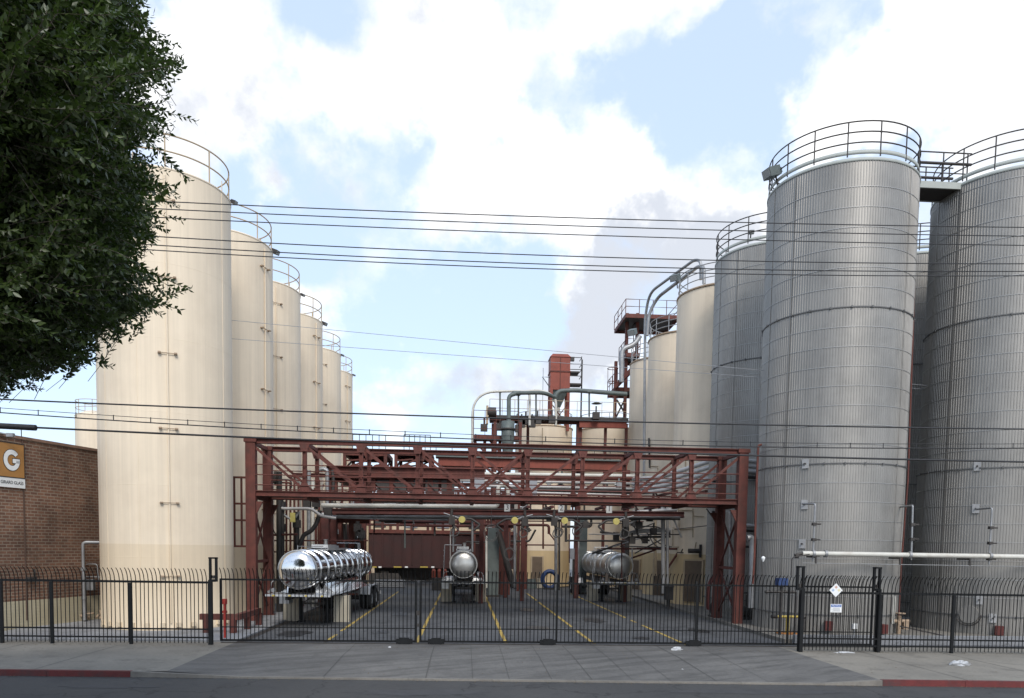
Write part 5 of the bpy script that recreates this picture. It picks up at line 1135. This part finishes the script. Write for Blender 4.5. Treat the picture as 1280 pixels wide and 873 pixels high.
pp(CYC, [(636, 527), (636, 495), (645, 492)], 54, .15, GREENPIPE, 'inlet_pipe', rad=.7, n=10)
for dx in (-.9, .9): MB().box((q.x+dx, 54.3, zz1/2), (.2, .2, zz1)).build('leg', RED, CYC)
plain('duct', 'grey green duct running high from the cyclone to the red dust collector', 'duct', MB().tube(bend([at(641, 491.5, 54.2), at(680, 491, 55), at(694, 497, 56)], .6, 5), .14, 12), GREENPIPE)
plain('duct', 'grey green duct running from the red dust collector to the tower on the right', 'duct', MB().tube(bend([at(692, 502, 59), at(697, 489, 59), at(718, 488, 59), at(784, 493, 58)], .5, 5), .17, 12), GREENPIPE)
plain('arch_pipe', 'pale pipe arching from far left over the platform and down near the cyclone', 'pipe', MB().tube(bend([at(590, 620, 55.4), at(590.5, 490, 55.4), at(652, 489, 55.4), at(662, 491, 55.4), at(662, 532, 55.4)], 2.0, 8), .09, 10), WPIPE)
plain('arch_pipe', 'pale pipe curving down in front of the left leg of the red dust collector', 'pipe', MB().tube(bend([at(650, 490, 56), at(678, 488, 56), at(695, 497, 56), at(694.5, 532, 56)], 1.9, 8), .10, 10), WPIPE)
for px, y0, y1, lb in ((625, 490, 520, 'first'), (648, 494, 545, 'second'), (670, 489, 530, 'third'), (736.5, 491, 521, 'fourth')):
    vp = MB().tube([at(px, y0, 56.4), at(px, y1, 56.4)], .07, 6).box(at(px, y0-.5, 56.4), (.3, .5, .1)); plain('duct_stand', '%s from the left of the thin dark stands holding up the high ducts' % lb, 'stand', vp, GREENPIPE)
# dust collector
DC = thing('dust_collector', 'square bright red dust collector with a cone and side ladder, high over the middle', 'dust collector', at(700, 730, 60))
ca, cb = at(688.5, 450, 60), at(713, 450, 60); zt3, zb3 = at(690, 446, 60).z, at(690, 487, 60).z; xm = (ca.x+cb.x)/2; hw = (cb.x-ca.x)/2
MB().b2(ca.x, cb.x, 60, 60+hw*2, zb3, zt3).build('housing', RED2, DC)
MB().add([(ca.x-.06, 59.94, zt3), (cb.x+.06, 59.94, zt3), (cb.x+.06, 60.06+hw*2, zt3), (ca.x-.06, 60.06+hw*2, zt3), (ca.x+.18, 60.2, zt3+.28), (cb.x-.18, 60.2, zt3+.28), (cb.x-.18, 59.8+hw*2, zt3+.28), (ca.x+.18, 59.8+hw*2, zt3+.28)],
         [(0, 1, 5, 4), (1, 2, 6, 5), (2, 3, 7, 6), (3, 0, 4, 7), (4, 5, 6, 7), (3, 2, 1, 0)]).build('cap', RED2, DC)
zm = (zt3+zb3)/2+.15; MB().b2(ca.x-.05, cb.x+.05, 59.95, 60, zm-.05, zm+.05).b2(ca.x-.05, ca.x, 60, 60+hw*2, zm-.05, zm+.05).b2(cb.x, cb.x+.05, 60, 60+hw*2, zm-.05, zm+.05).b2(xm-.03, xm+.03, 59.96, 59.998, zb3, zt3-.02).build('seam', RED, DC)
zc_ = at(700, 507, 60).z
MB().add([(ca.x+.1, 60.1, zb3), (cb.x-.1, 60.1, zb3), (cb.x-.1, 59.9+hw*2, zb3), (ca.x+.1, 59.9+hw*2, zb3), (xm-.15, 60+hw-.15, zc_), (xm+.15, 60+hw-.15, zc_), (xm+.15, 60+hw+.15, zc_), (xm-.15, 60+hw+.15, zc_)],
         [(4, 5, 1, 0), (5, 6, 2, 1), (6, 7, 3, 2), (7, 4, 0, 3)]).build('hopper', GREENPIPE, DC)
MB().cyl((xm, 60+hw, zc_), (xm, 60+hw, zc_-2), .12, 10).build('spout', WPIPE, DC)
for x in (ca.x+.1, cb.x-.1):
    for y in (60.1, 59.9+hw*2): MB().box((x, y, (zb3+12.3)/2), (.22, .22, zb3-12.3)).build('leg', RED2, DC)
for sg_ in (-1, 1): MB().beam((xm-sg_*hw*.9, 60.1, 12.6), (xm+sg_*hw*.9, 60.1, zb3-1), .07).build('brace', RED, DC)
for z_b in (at(720, 478, 60).z, at(718, 463, 60).z):
    MB().b2(cb.x, cb.x+(.95 if z_b < zm else .75), 60.1, 61.2, z_b-.15, z_b-.05).build('landing', DKSTEEL, DC)
    for hh in (.5, 1.0): MB().tube([(cb.x, 60.1, z_b+hh), (cb.x+.9, 60.1, z_b+hh), (cb.x+.9, 61.2, z_b+hh)], .03, 6).build('hand_rail', DKSTEEL, DC)
    MB().cyl((cb.x+.9, 60.1, z_b), (cb.x+.9, 60.1, z_b+1.1), .03, 6).build('rail_post', DKSTEEL, DC)
mb = MB(); xl_ = cb.x+.98
for y in (60.2, 60.6): mb.cyl((xl_, y, 12.5), (xl_, y, zt3-.1), .035, 6)
z = 12.6
while z < zt3-.2: mb.cyl((xl_, 60.2, z), (xl_, 60.6, z), .02, 6); z += .35
mb.build('ladder', DKSTEEL, DC)
MB().box((cb.x+.15, 60.2, zt3-.1), (.35, .3, .3)).build('motor', DKSTEEL, DC)
MB().tube([(ca.x-.55, 60.3, 12.8), (ca.x-.55, 60.3, zb3+1.7)], .02, 6).tube([(ca.x, 60.3, zb3+1.0), (ca.x-.6, 60.3, zb3+1.0), (ca.x, 60.3, zb3+.2)], .04, 6).build('davit', GREENPIPE, DC)

# --- right tower of red platforms
TW = thing('platform_tower', 'tall red steel tower of platforms and railings behind the right tall beige tanks', 'platform tower', (13.5, 64, 0))
Yt = 62
for px, py in ((770, 452), (784, 392), (797, 392)): post(TW, px, py, Yt, .24, RED, 'column')
def plat(px0, px1, py, Y, d, m=RED):
    a, b = at(px0, py, Y), at(px1, py, Y); MB().b2(a.x, b.x, Y, Y+.08, a.z-.3, a.z).b2(a.x, a.x+.08, Y+.08, Y+d, a.z-.3, a.z).b2(b.x-.08, b.x, Y+.08, Y+d, a.z-.3, a.z).b2(a.x+.08, b.x-.08, Y+d-.08, Y+d, a.z-.3, a.z).build('platform_frame', m, TW)
    MB().b2(a.x+.1, b.x-.1, Y+.1, Y+d-.1, a.z-.08, a.z-.03).build('grating', DKSTEEL, TW)
    z = a.z
    for hh in (.55, 1.1):
        MB().tube([(a.x, Y+d, z+hh), (a.x, Y, z+hh), (b.x, Y, z+hh), (b.x, Y+d, z+hh)], .03, 6).build('hand_rail', RED, TW)
    k = max(2, int((b.x-a.x)/1.0))
    for i in range(k+1): x = a.x+(b.x-a.x)*i/k; MB().cyl((x, Y, z), (x, Y, z+1.1), .03, 6).build('rail_post', RED, TW)
    for i in range(3): MB().cyl((a.x, Y+d*(i+1)/3, z), (a.x, Y+d*(i+1)/3, z+1.1), .03, 6).build('rail_post', RED, TW)
plat(782, 850, 392, Yt-2, 4.5); plat(783, 800, 441, Yt-1, 3.0); plat(768, 800, 484, Yt, 3.0)
for a_, b_ in (((771, 500), (783, 520)), ((783, 495), (770, 522)), ((770, 484), (787, 462)), ((783, 420), (800, 395))): MB().beam(at(*a_, Yt+.2), at(*b_, Yt+.2), .12).build('brace', DKSTEEL, TW)
MB().beam(at(769, 484, Yt-.5), at(800, 452, Yt-1.5), .3, .3).build('stair_stringer', RED, TW)
for py in (461, 478, 496):
    q = at(766, py, Yt-.4); MB().ring(q, .42, .03, 20).build('cage_hoop', RED, TW)
for dx in (-.40, .0, .4): q0 = at(766, 460, Yt-.4); q1 = at(766, 499, Yt-.4); MB().cyl(q0+Vector((dx, 0, 0)), q1+Vector((dx, 0, 0)), .02, 6).build('cage_bar', RED, TW)
pp(TW, [(777, 478), (777, 436), (792, 432), (800, 420)], Yt-1, .2, GALV, 'vent_pipe', rad=1.0, n=10)
MB().lathe([(.05, at(742, 508, 58).z+.15), (.4, at(742, 508, 58).z), (.05, at(742, 508, 58).z-.05)], (at(745.5, 513, 57).x, 57, 0), 16).cyl((at(745.5, 513, 57).x, 57, at(745, 525, 57).z), (at(745.5, 513, 57).x, 57, at(745, 512, 57).z), .03, 6).build('lamp', GREENPIPE, UP)

# --- far yard odds and ends
t = thing('hose_ring', 'big blue ring standing on edge at the foot of the squat beige tank', 'hose ring', (6.3, 56, 0))
q = gnd(687, 737, 0); c = Vector((q.x, q.y, .75)); MB().tube([c+Vector((.55*math.cos(a), 0, .62*math.sin(a))) for a in np.linspace(0, 2*PI, 29)[:-1]], .17, 8, True).build('ring', BLUE, t); MB().box((c.x, c.y, .06), (.9, .5, .12)).build('cradle', DKSTEEL, t)
q = gnd(629, 737, 0); t = thing('bucket', 'small bright yellow tub on the ground right of the middle trailer', 'tub', (q.x, q.y, 0)); MB().lathe([(.0, 0), (.2, 0), (.26, .62), (.24, .62), (.19, .05), (.0, .04)], (q.x, q.y, 0), 18).build('tub', YELLOW, t); MB().ring((q.x, q.y, .63), .26, .02, 18).build('lip', YELLOW, t)
for px, py, m, lb, s_ in ((615, 737, BLUE, 'blue drum right of the middle trailer', .28), (648, 736, DKSTEEL, 'dark low bin beside the yellow tub', .35), (662, 736, GREENPIPE, 'grey green crate left of the big blue ring', .5), (676, 735, CONC, 'pale sacks leaning beside the blue ring', .3)):
    q = gnd(px, py, 0); t = thing('drum' if m is BLUE else 'crate', lb, 'drum' if m is BLUE else 'crate', (q.x, q.y, 0))
    if m is BLUE: MB().lathe([(.0, 0), (s_, 0), (s_, .3), (s_+.015, .32), (s_, .34), (s_, .6), (s_+.015, .62), (s_, .64), (s_, .9), (.0, .9)], (q.x, q.y, 0), 20).build('body', m, t)
    else: MB().box((q.x, q.y, .35), (s_*2, .5, .7), None, .9).box((q.x, q.y, .72), (s_*1.9, .48, .04)).build('body', m, t)
t = thing('red_hose_reel', 'red hoop shaped hose reel behind the right truss columns', 'hose reel', (11.3, 33.6, 0))
q = gnd(893, 775, .0); c = Vector((q.x, q.y, 1.0)); MB().tube([c+Vector((.30*math.cos(a), 0, .95*math.sin(a)+.0)) for a in np.linspace(-.2, PI*1.2, 20)], .05, 8).tube([c+Vector((.30*math.cos(a), .25, .95*math.sin(a))) for a in np.linspace(-.2, PI*1.2, 20)], .05, 8).build('hoop', REDD, t)
MB().cyl(c+Vector((-.1, .12, -.5)), c+Vector((.2, .12, -.5)), .28, 14).box(c+Vector((.05, .1, -.9)), (.5, .5, .2)).build('drum', DKSTEEL, t)
t = thing('pump', 'dark pump and valves at the foot of the silver hooked riser pipe', 'pump', (12.4, 31.5, 0))
q = gnd(935, 778, .0); q.z = 0
MB().cyl(q+Vector((-.3, 0, .45)), q+Vector((.35, 0, .45)), .26, 16).box(q+Vector((0, 0, .12)), (.8, .6, .24)).box(q+Vector((.1, 0, .95)), (.35, .35, .5)).cyl(q+Vector((.1, -.3, .35)), q+Vector((.1, -.2, .35)), .2, 16).build('body', DKSTEEL, t)
MB().ring(q+Vector((-.1, -.1, 1.3)), .2, .025, 16).cyl(q+Vector((-.1, -.1, .9)), q+Vector((-.1, -.1, 1.35)), .04, 8).build('handwheel', DKSTEEL, t)
plain('riser_pipe', 'silver hooked riser pipe against the nearest corrugated tank right of the red column', 'pipe', MB().tube(bend([at(934, 673, 30), at(940, 672, 30), at(940.5, 690, 30), at(939, 760, 30)], .2, 5), .13, 12), GALV)
plain('riser_pipe', 'thin red riser pipe standing just right of the right front truss column', 'pipe', MB().tube(bend([at(952, 556, 29.6), at(948, 557, 29.6), at(946, 600, 29.6), at(943, 700, 29.6), at(941, 730, 29.6)], .15, 4), .045, 8), RED)
SP = thing('stub_pipes', 'short grey pipes leaving the right truss end toward the corrugated tanks', 'pipes', (12.3, 33, 0))
for py, r in ((577, .10), (583.5, .09), (590, .12), (597, .08), (658, .10), (664, .06), (684, .05)): pp(SP, [(926, py-1), (950, py+.5)], 34, r, LAG if r > .08 else DKSTEEL)
pp(SP, [(913, 640), (913, 760)], 34.5, .08, LAG); pp(SP, [(890, 602), (908, 602)], 34, .05, DKSTEEL); pp(SP, [(890, 640), (905, 640)], 34, .05, DKSTEEL); pp(SP, [(883, 636), (897, 655)], 34, .03, DKSTEEL)

# ================================================================== overhead cables
def cable(pts, Y, r, label, name='overhead_cable', ticks=False, m=None, Ls=None):
    (xa, ya), (xb, yb), (xc, yc) = pts
    def yq(x): return ya*(x-xb)*(x-xc)/((xa-xb)*(xa-xc))+yb*(x-xa)*(x-xc)/((xb-xa)*(xb-xc))+yc*(x-xa)*(x-xb)/((xc-xa)*(xc-xb))
    a, b, c = at(xa, ya, Y), at(xb, yb, Y), at(xc, yc, Y)
    # parabola in real space through the three measured points, strung between poles outside the view
    A_ = np.polyfit([a.x, b.x, c.x], [a.z, b.z, c.z], 2)
    if A_[0] < -.0015: A_ = np.append([0], np.polyfit([a.x, b.x, c.x], [a.z, b.z, c.z], 1))
    xs = np.linspace(-26, 26, 61); P = [Vector((x, Y, float(np.polyval(A_, x)))) for x in xs]
    if ticks:
        t = thing(name, label, 'cable', (0, Y, P[30].z)); MB().tube(P, r, 5).build('cable', m or CABLE, t)
        MB().tube([p+Vector((0, 0, .11)) for p in P], .007, 4).build('messenger_wire', m or CABLE, t)
        mb = MB()
        for i in range(0, 60):
            p = P[i].lerp(P[i+1], .3); mb.cyl(p, p+Vector((0, 0, .13)), .012, 4)
        mb.build('lashing_clips', m or CABLE, t); return t
    return tag(MB().tube(P, r, 5).build(name, m or CABLE), label, 'cable', 'overhead cables')
WY = 19.5
cable([(180, 251), (640, 270), (1280, 284.5)], WY, .013, 'topmost overhead cable crossing the tops of the corrugated tanks')
cable([(192, 261), (640, 280), (1280, 295.5)], WY+.35, .013, 'second overhead cable from the top')
cable([(208, 272.5), (640, 291), (1280, 307)], WY+.7, .013, 'third overhead cable from the top')
cable([(206, 296.6), (640, 318), (1280, 330)], WY+1.0, .014, 'fourth overhead cable from the top, below the widest gap')
cable([(199, 307), (640, 329), (1280, 339.5)], WY+1.3, .014, 'fifth overhead cable from the top, nearly touching the sixth')
cable([(186, 312.5), (640, 335), (1280, 345)], WY+1.6, .014, 'sixth overhead cable from the top')
cable([(212, 393), (820, 451), (1280, 493)], 30, .010, 'upper of two hair thin wires sloping down across the sky to the right', m=GREYBOX, name='thin_wire')
cable([(166, 414.5), (820, 462.5), (1175, 488)], 30.3, .010, 'lower of two hair thin wires sloping down across the sky to the right', m=GREYBOX, name='thin_wire')
cable([(71, 502.5), (640, 523.5), (1280, 536.6)], 19.0, .019, 'black cable passing just above the lashed one across both tank groups')
cable([(0, 516), (590, 549), (1280, 560.4)], 19.0, .014, 'lashed cable with small clips just above the truss top', ticks=True)
cable([(0, 532.5), (320, 547.4), (1280, 577.7)], 19.0, .024, 'thick black lowest cable meeting the left corner of the truss')
a, b = at(-60, 529.5, 18.97), at(45, 535, 18.97); tag(MB().tube([a, b], .07, 8).build('cable_splice', CABLE), 'thick black splice sleeve on the lowest cable above the brick building', 'cable splice')

# ================================================================== street tree at the left, crown hanging into view
def leaf_mat():
    m = bpy.data.materials.new('glossy_leaves'); m.use_nodes = True; t = m.node_tree; b = t.nodes['Principled BSDF']
    g = nn(t, 'ShaderNodeNewGeometry'); nz = nn(t, 'ShaderNodeTexNoise', i_Scale=1.3, i_Detail=3.0); t.links.new(g.outputs['Position'], nz.inputs['Vector'])
    r = math_(t, 'ADD', math_(t, 'MULTIPLY', g.outputs['Random Per Island'], .55), math_(t, 'MULTIPLY', nz.outputs['Fac'], .55))
    mx = nn(t, 'ShaderNodeMix', data_type='RGBA'); t.links.new(r, mx.inputs[0]); mx.inputs[6].default_value = (.007, .016, .005, 1); mx.inputs[7].default_value = (.058, .085, .020, 1)
    t.links.new(mx.outputs[2], b.inputs['Base Color']); b.inputs['Roughness'].default_value = .42
    b.inputs['Subsurface Weight'].default_value = 0.0; b.inputs['Transmission Weight'].default_value = 0.0
    tr = nn(t, 'ShaderNodeBsdfTranslucent'); tr.inputs[0].default_value = (.08, .15, .02, 1); ms = nn(t, 'ShaderNodeMixShader'); ms.inputs[0].default_value = .18
    t.links.new(b.outputs[0], ms.inputs[1]); t.links.new(tr.outputs[0], ms.inputs[2]); t.links.new(ms.outputs[0], t.nodes['Material Output'].inputs[0]); return m
LEAF = leaf_mat()
TY = 9.0
TREE = thing('street_tree', 'large dark green leafy street tree filling the upper left corner', 'tree', (-9.0, TY, 0))
MB().tube([(-9.0, TY, -.1), (-8.95, TY+.05, 1.2), (-9.05, TY, 2.6), (-8.9, TY, 4.2), (-8.8, TY, 6.0), (-8.85, TY, 8.5)], [.36, .28, .25, .22, .15, .05], 14).build('trunk', BARK, TREE)
# crown outline: photo rows -> rightmost reach at depth TY
edge = [(-260, 90), (-150, 160), (-60, 185), (0, 190), (30, 195), (75, 228), (105, 175), (145, 228), (180, 170), (215, 200), (240, 190), (275, 222), (300, 190), (325, 190), (352, 212), (388, 192), (412, 165), (435, 128), (455, 95), (475, 60), (490, 15), (500, -50), (512, -140)]
ez = [at(0, y, TY).z for y, _ in edge]; ex = [at(x, y, TY).x for y, x in edge]
ez_, ex_ = np.array(ez[::-1]), np.array(ex[::-1])
zmin, zmax = ez_[0], ez_[-1]; XC = -8.9
rs = np.random.RandomState(4)
tw_v, tw_f = [], []; lv = []; lf = []
def crown_r(z): return max(.3, np.interp(z, ez_, ex_)-XC)
brm = MB()
def make_twig(seed):
    """a leafy shoot along +X: leaf quads as arrays"""
    r = np.random.RandomState(seed); p = np.zeros(3); d = np.array([1., 0, 0]); V = []; path = [p.copy()]
    nl = 24
    for i in range(nl):
        p = p+d*.024; d = d+r.normal(0, .03, 3)+np.array([0, 0, -.004]); d /= np.linalg.norm(d); path.append(p.copy())
        a = i*2.4+r.uniform(-.6, .6); side = np.array([0, math.cos(a), math.sin(a)])
        ld = d*r.uniform(.5, 1.1)+side*.85; ld /= np.linalg.norm(ld)
        up = np.array([0, 0, 1.])+r.normal(0, .45, 3); ls = np.cross(ld, up); ls /= np.linalg.norm(ls); n_ = np.cross(ls, ld)
        ln = r.uniform(.07, .12)*(1-.3*(i/nl)); wd = ln*r.uniform(.20, .26)
        V += [p, p+ld*ln*.42+ls*wd+n_*wd*.3, p+ld*ln, p+ld*ln*.42-ls*wd+n_*wd*.3, p+ld*ln*.5]
    return np.array(V), np.array(path)
TW = [make_twig(k) for k in range(10)]
allv = []
N_ = 30000
for k in range(N_):
    z = zmin+.22+(zmax+1.0-zmin)*rs.rand(); R = crown_r(min(z-.12, zmax))*(1 if z < zmax else max(.2, 1-(z-zmax)/1.6))
    u = rs.rand(); ph = rs.normal(-.55, .85) if u < .82 else rs.uniform(-PI, PI)
    lump = 1+.09*math.sin(ph*5+z*2.1)+.07*math.sin(ph*9-z*3.7)
    q = 1-rs.rand()**1.6*.42
    ell = 1.0 if abs(ph) < .35 else .92
    rr = R*q*(lump if abs(ph) > .3 else 1-.10*rs.rand())*ell-.30
    base = np.array([XC+rr*math.cos(ph), TY+rr*math.sin(ph)*.9, z+rs.normal(0, .06)])
    d = np.array([math.cos(ph), math.sin(ph), rs.uniform(-.6, .5)])+rs.normal(0, .45, 3); d /= np.linalg.norm(d)
    tip = base+d*.58; et = H+(tip[2]-H)*TY/tip[1]      # keep the shoot inside the crown outline
    if tip[0]*TY/tip[1] > np.interp(et, ez_, ex_)+((rs.uniform(.02, .34) if rs.rand() < .18 else -.05)+.10*math.sin(et*7.3)*math.sin(et*2.9)) or et < zmin-.12+abs(rs.normal(0, .12)): continue
    s_ = np.cross(d, [0, 0, 1.]); s_ /= np.linalg.norm(s_); n__ = np.cross(s_, d); a = rs.uniform(-.9, .9)
    y_ = s_*math.cos(a)+n__*math.sin(a); z_ = np.cross(d, y_); sc = rs.uniform(.75, 1.15)
    Rm = np.stack([d, y_, z_])*sc
    V, path = TW[rs.randint(10)]
    allv.append(V@Rm+base)
    if q > .9 and math.cos(ph) > 0 and k % 2 == 0:
        pw = path@Rm+base; brm.tube([tuple(x) for x in np.vstack([base-d*.25, pw[::6]])], .004, 3, cap=False)
lv = np.concatenate(allv)-np.array(TREE['_off']); nL = len(lv)//5
o_ = (np.arange(nL)*5)[:, None]; fi = np.concatenate([o_+np.array([[0, 4, 2, 1]]), o_+np.array([[0, 3, 2, 4]])], 1).reshape(-1).astype(np.int32)
me = bpy.data.meshes.new('crown'); me.vertices.add(len(lv)); me.vertices.foreach_set('co', lv.astype(np.float32).ravel())
me.loops.add(len(fi)); me.loops.foreach_set('vertex_index', fi); me.polygons.add(nL*2); me.polygons.foreach_set('loop_start', np.arange(0, len(fi), 4, dtype=np.int32)); me.polygons.foreach_set('loop_total', np.full(nL*2, 4, dtype=np.int32))
me.update(calc_edges=True); me.validate(); me.materials.append(LEAF)
o = bpy.data.objects.new('crown', me); COL.objects.link(o); o.parent = TREE
brm.build('twigs', BARK, TREE)
mb = MB()
for k in range(46):
    z = rs.uniform(zmin+.5, zmax); ph = rs.uniform(-PI, PI); R = crown_r(z)*rs.uniform(.6, .85); z0 = max(3.4, z-rs.uniform(.8, 2.0))
    mb.tube([(-8.9, TY, z0), (XC+R*.45*math.cos(ph), TY+R*.45*math.sin(ph), (z+z0)/2+.25), (XC+R*math.cos(ph), TY+R*math.sin(ph), z)], [.09, .05, .015], 6, cap=False)
mb.build('branches', BARK, TREE)

# ================================================================== dense process piping in the depth of the yard
PC = thing('process_piping', 'dark tangle of process pipes, brackets and valves in the shadowed depth behind the loading rack', 'pipework', (1, 50, 0))
r3 = random.Random(21)
mats3 = [REDK, DKSTEEL, REDK, GREENPIPE, LAG, RED]
for i in range(30):
    xa = r3.uniform(400, 800); ya = r3.choice([594, 600, 606, 611, 616, 622, 627, 646, 652, 657, 634])+r3.uniform(-1.5, 1.5); ln = r3.uniform(30, 130); Y = r3.uniform(43, 56)
    xb = min(845, xa+ln); drop = r3.choice([0, 0, 12, 20, -12])
    pts = [(xa, ya), (xb, ya+.01*ln)]
    if drop: pts.append((xb, ya+drop)); 
    pp(PC, pts, Y, r3.uniform(.04, .10), r3.choice(mats3), rad=.2, n=6)
for i in range(26):
    x = r3.uniform(400, 845); y0 = r3.uniform(590, 640); pp(PC, [(x, y0), (x, y0+r3.uniform(25, 75))], r3.uniform(42, 56), r3.uniform(.03, .09), r3.choice(mats3), 'vertical_pipe', n=6)
for i in range(30):
    q = at(r3.uniform(405, 840), r3.choice([598, 606, 628, 636, 650, 658, 664])+r3.uniform(-3, 3), r3.uniform(41, 52)); k = r3.uniform(.5, 1.0)
    MB().box(q, (.34*k, .3*k, .4*k)).cyl(q, q+Vector((0, 0, .5*k)), .05, 6).cyl(q-Vector((.3*k, 0, 0)), q+Vector((.3*k, 0, 0)), .07*k, 8).build('valve', r3.choice([DKSTEEL, DKSTEEL, REDK, GALV]), PC)
for i in range(12):
    xa = 405+i*37; MB().beam(at(xa, 606, 49), at(xa+r3.choice([-24, 24]), 640, 49), .09).build('brace', REDK, PC)
for i in range(34):
    if i % 3 == 0: x, y0 = r3.uniform(560, 645), r3.uniform(640, 690); Y = r3.uniform(50, 57)
    else: x, y0 = r3.uniform(700, 846), r3.choice([648, 654, 658, 662, 668, 672, 676, 686]); Y = r3.uniform(40.5, 44.5)
    k = r3.random()
    if k < .55: pp(PC, [(x, y0), (min(852, x+r3.uniform(20, 80)), y0+.5), (min(852, x+r3.uniform(20, 80)), y0+r3.choice([-14, 16, 24]))], Y, r3.uniform(.03, .075), r3.choice([DKSTEEL, DKSTEEL, LAG, REDK]), 'branch_pipe', rad=.2, n=6)
    elif k < .8: pp(PC, [(x, y0), (x, y0+r3.uniform(20, 50))], Y, r3.uniform(.03, .07), r3.choice([DKSTEEL, REDK, LAG]), 'branch_drop', n=6)
    else: q = at(x, y0, Y); MB().box(q, (.3, .3, .34)).ring(q+Vector((0, -.05, .28)), .16, .02, 12).build('gate_valve', DKSTEEL, PC)
# bolted gusset plates where the truss members meet
for side in (0, 1):
    for i, x in enumerate(nv[1:-1]):
        for z, hz in ((ZL+.22, 1), (ZT-.28, -1)):
            c = V3(x, side, z)+Vector((0, -.105, 0)); g_ = MB()
            vs = [(-.22, -.14*hz), (.22, -.14*hz), (.12, .20*hz), (-.12, .20*hz)]
            if hz < 0: vs = vs[::-1]
            g_.add([c+Vector((u, -.006, v)) for u, v in vs]+[c+Vector((u, .006, v)) for u, v in vs], [(0, 1, 2, 3), (7, 6, 5, 4), (0, 4, 5, 1), (1, 5, 6, 2), (2, 6, 7, 3), (3, 7, 4, 0)])
            for u, v in ((-.12, -.07*hz), (0, -.07*hz), (.12, -.07*hz), (-.06, .08*hz), (.06, .08*hz)): g_.cyl(c+Vector((u, -.022, v)), c+Vector((u, -.006, v)), .016, 6)
            g_.build('node_plate', RED, TR)
BW = thing('shadow_gallery', 'dark red walled gallery on columns across the back of the yard, above the railcar', 'gallery', (0, 66, 0))
qa, qb = at(440, 600, 66), at(648, 600, 66); z0 = at(500, 655, 66).z; z1 = at(500, 612, 66).z
MB().b2(qa.x, qb.x, 66, 68.5, z0-.15, z0).build('floor', REDK, BW)
for i in range(12):
    x = qa.x+(qb.x-qa.x)*i/11; MB().box((x, 66.1, z1/2), (.22, .22, z1)).build('column', REDK, BW)
    if i % 5 != 1: MB().b2(x+.15, x+(qb.x-qa.x)/11-.15, 66.05, 66.12, z0, z0+(z1-z0)*(.55 if i % 2 else .9)).build('wall_panel', [REDK, DKSTEEL, GREYBOX][i % 3 if i % 4 else 0], BW)
for z in (z0+.3, (z0+z1)/2, z1): MB().b2(qa.x, qb.x, 65.9, 66.0, z-.1, z+.1).build('beam', REDK, BW)

# fallen leaves and grit along the fence foot and the kerb
lf_mat = mat('dry_leaf_litter', (.12, .09, .05), .9, var=.5, scale=30)
r4 = np.random.RandomState(9); V = []; Fc = []
for i in range(2600):
    m_ = r4.rand(); x = r4.uniform(-17, 20)
    if m_ < .45: y, z = 23.75-.02*(x+14)+abs(r4.normal(0, .16))*(-1), .006
    elif m_ < .8: y, z = KY(x)-abs(r4.normal(0, .12))-.03, -.122
    else: y, z = r4.uniform(KY(x)+.4, 23.4), .008
    if m_ >= .45 and m_ < .8 and -5.6 < x < 9: z = -.122
    if (m_ >= .8) and -5.6 < x < 9: z = -.10+.10*min(1, (y-KY(x)-.15)/max(.1, (22-KY(x))))+.012
    a = r4.uniform(0, 2*PI); l = r4.uniform(.008, .030); w2 = l*r4.uniform(.3, .7); c_, s_ = math.cos(a), math.sin(a); o = len(V)
    for u, v, h in ((-l, 0, 0), (0, -w2, .004), (l, 0, .010), (0, w2, .004)): V.append((x+u*c_-v*s_, y+u*s_+v*c_, z+h))
    Fc.append((o, o+1, o+2, o+3))
o = MB().add(V, Fc).build('leaf_litter', lf_mat); o['kind'] = 'stuff'
# oil stains and patches in the yard: thin irregular sheets
def blotch(name, x, y, z, rx, ry, m, seed):
    r = random.Random(seed); k = 22; ps = []
    for i in range(k):
        a = 2*PI*i/k; q = r.uniform(.7, 1.15); ps.append((x+rx*q*math.cos(a), y+ry*q*math.sin(a), z))
    mb = MB(); mb.poly(ps); return mb
OIL = mat('oil_stain', (.028, .028, .030), .45, var=.4, scale=3); PATCH = mat('tar_patch', (.045, .045, .047), .8, var=.3, scale=4)
mb = MB()
for i, (x, y, rx, ry) in enumerate(((-5.9, 33, .8, 1.6), (-6.0, 37, 1.0, 2.2), (.1, 45, .7, 1.8), (.0, 50, .9, 1.5), (8.8, 47, .8, 2), (-3.0, 27.6, .35, .5), (2.9, 29.5, .5, .8), (5.7, 33, .5, 1.3), (3.2, 38, .4, 1.0), (-2.9, 35, .4, .9), (6.3, 26.4, .3, .4), (-5.9, 27.0, .6, .9), (9.2, 29, .4, .8))):
    b_ = blotch('', x, y, .0035+.0006*i, rx, ry, OIL, i); mb.add(b_.v, b_.f)
struct('oil_stains', mb, OIL)
mb = MB()
for i, (x, y, rx, ry) in enumerate(((-1.0, 16.9, 1.6, .35), (7, 17.1, 2.2, .3), (-8, 17.5, 1.2, .25))):
    b_ = blotch('', x, y, -.126+.0006*i, rx, ry, PATCH, 40+i); mb.add(b_.v, b_.f)
struct('road_patches', mb, PATCH)
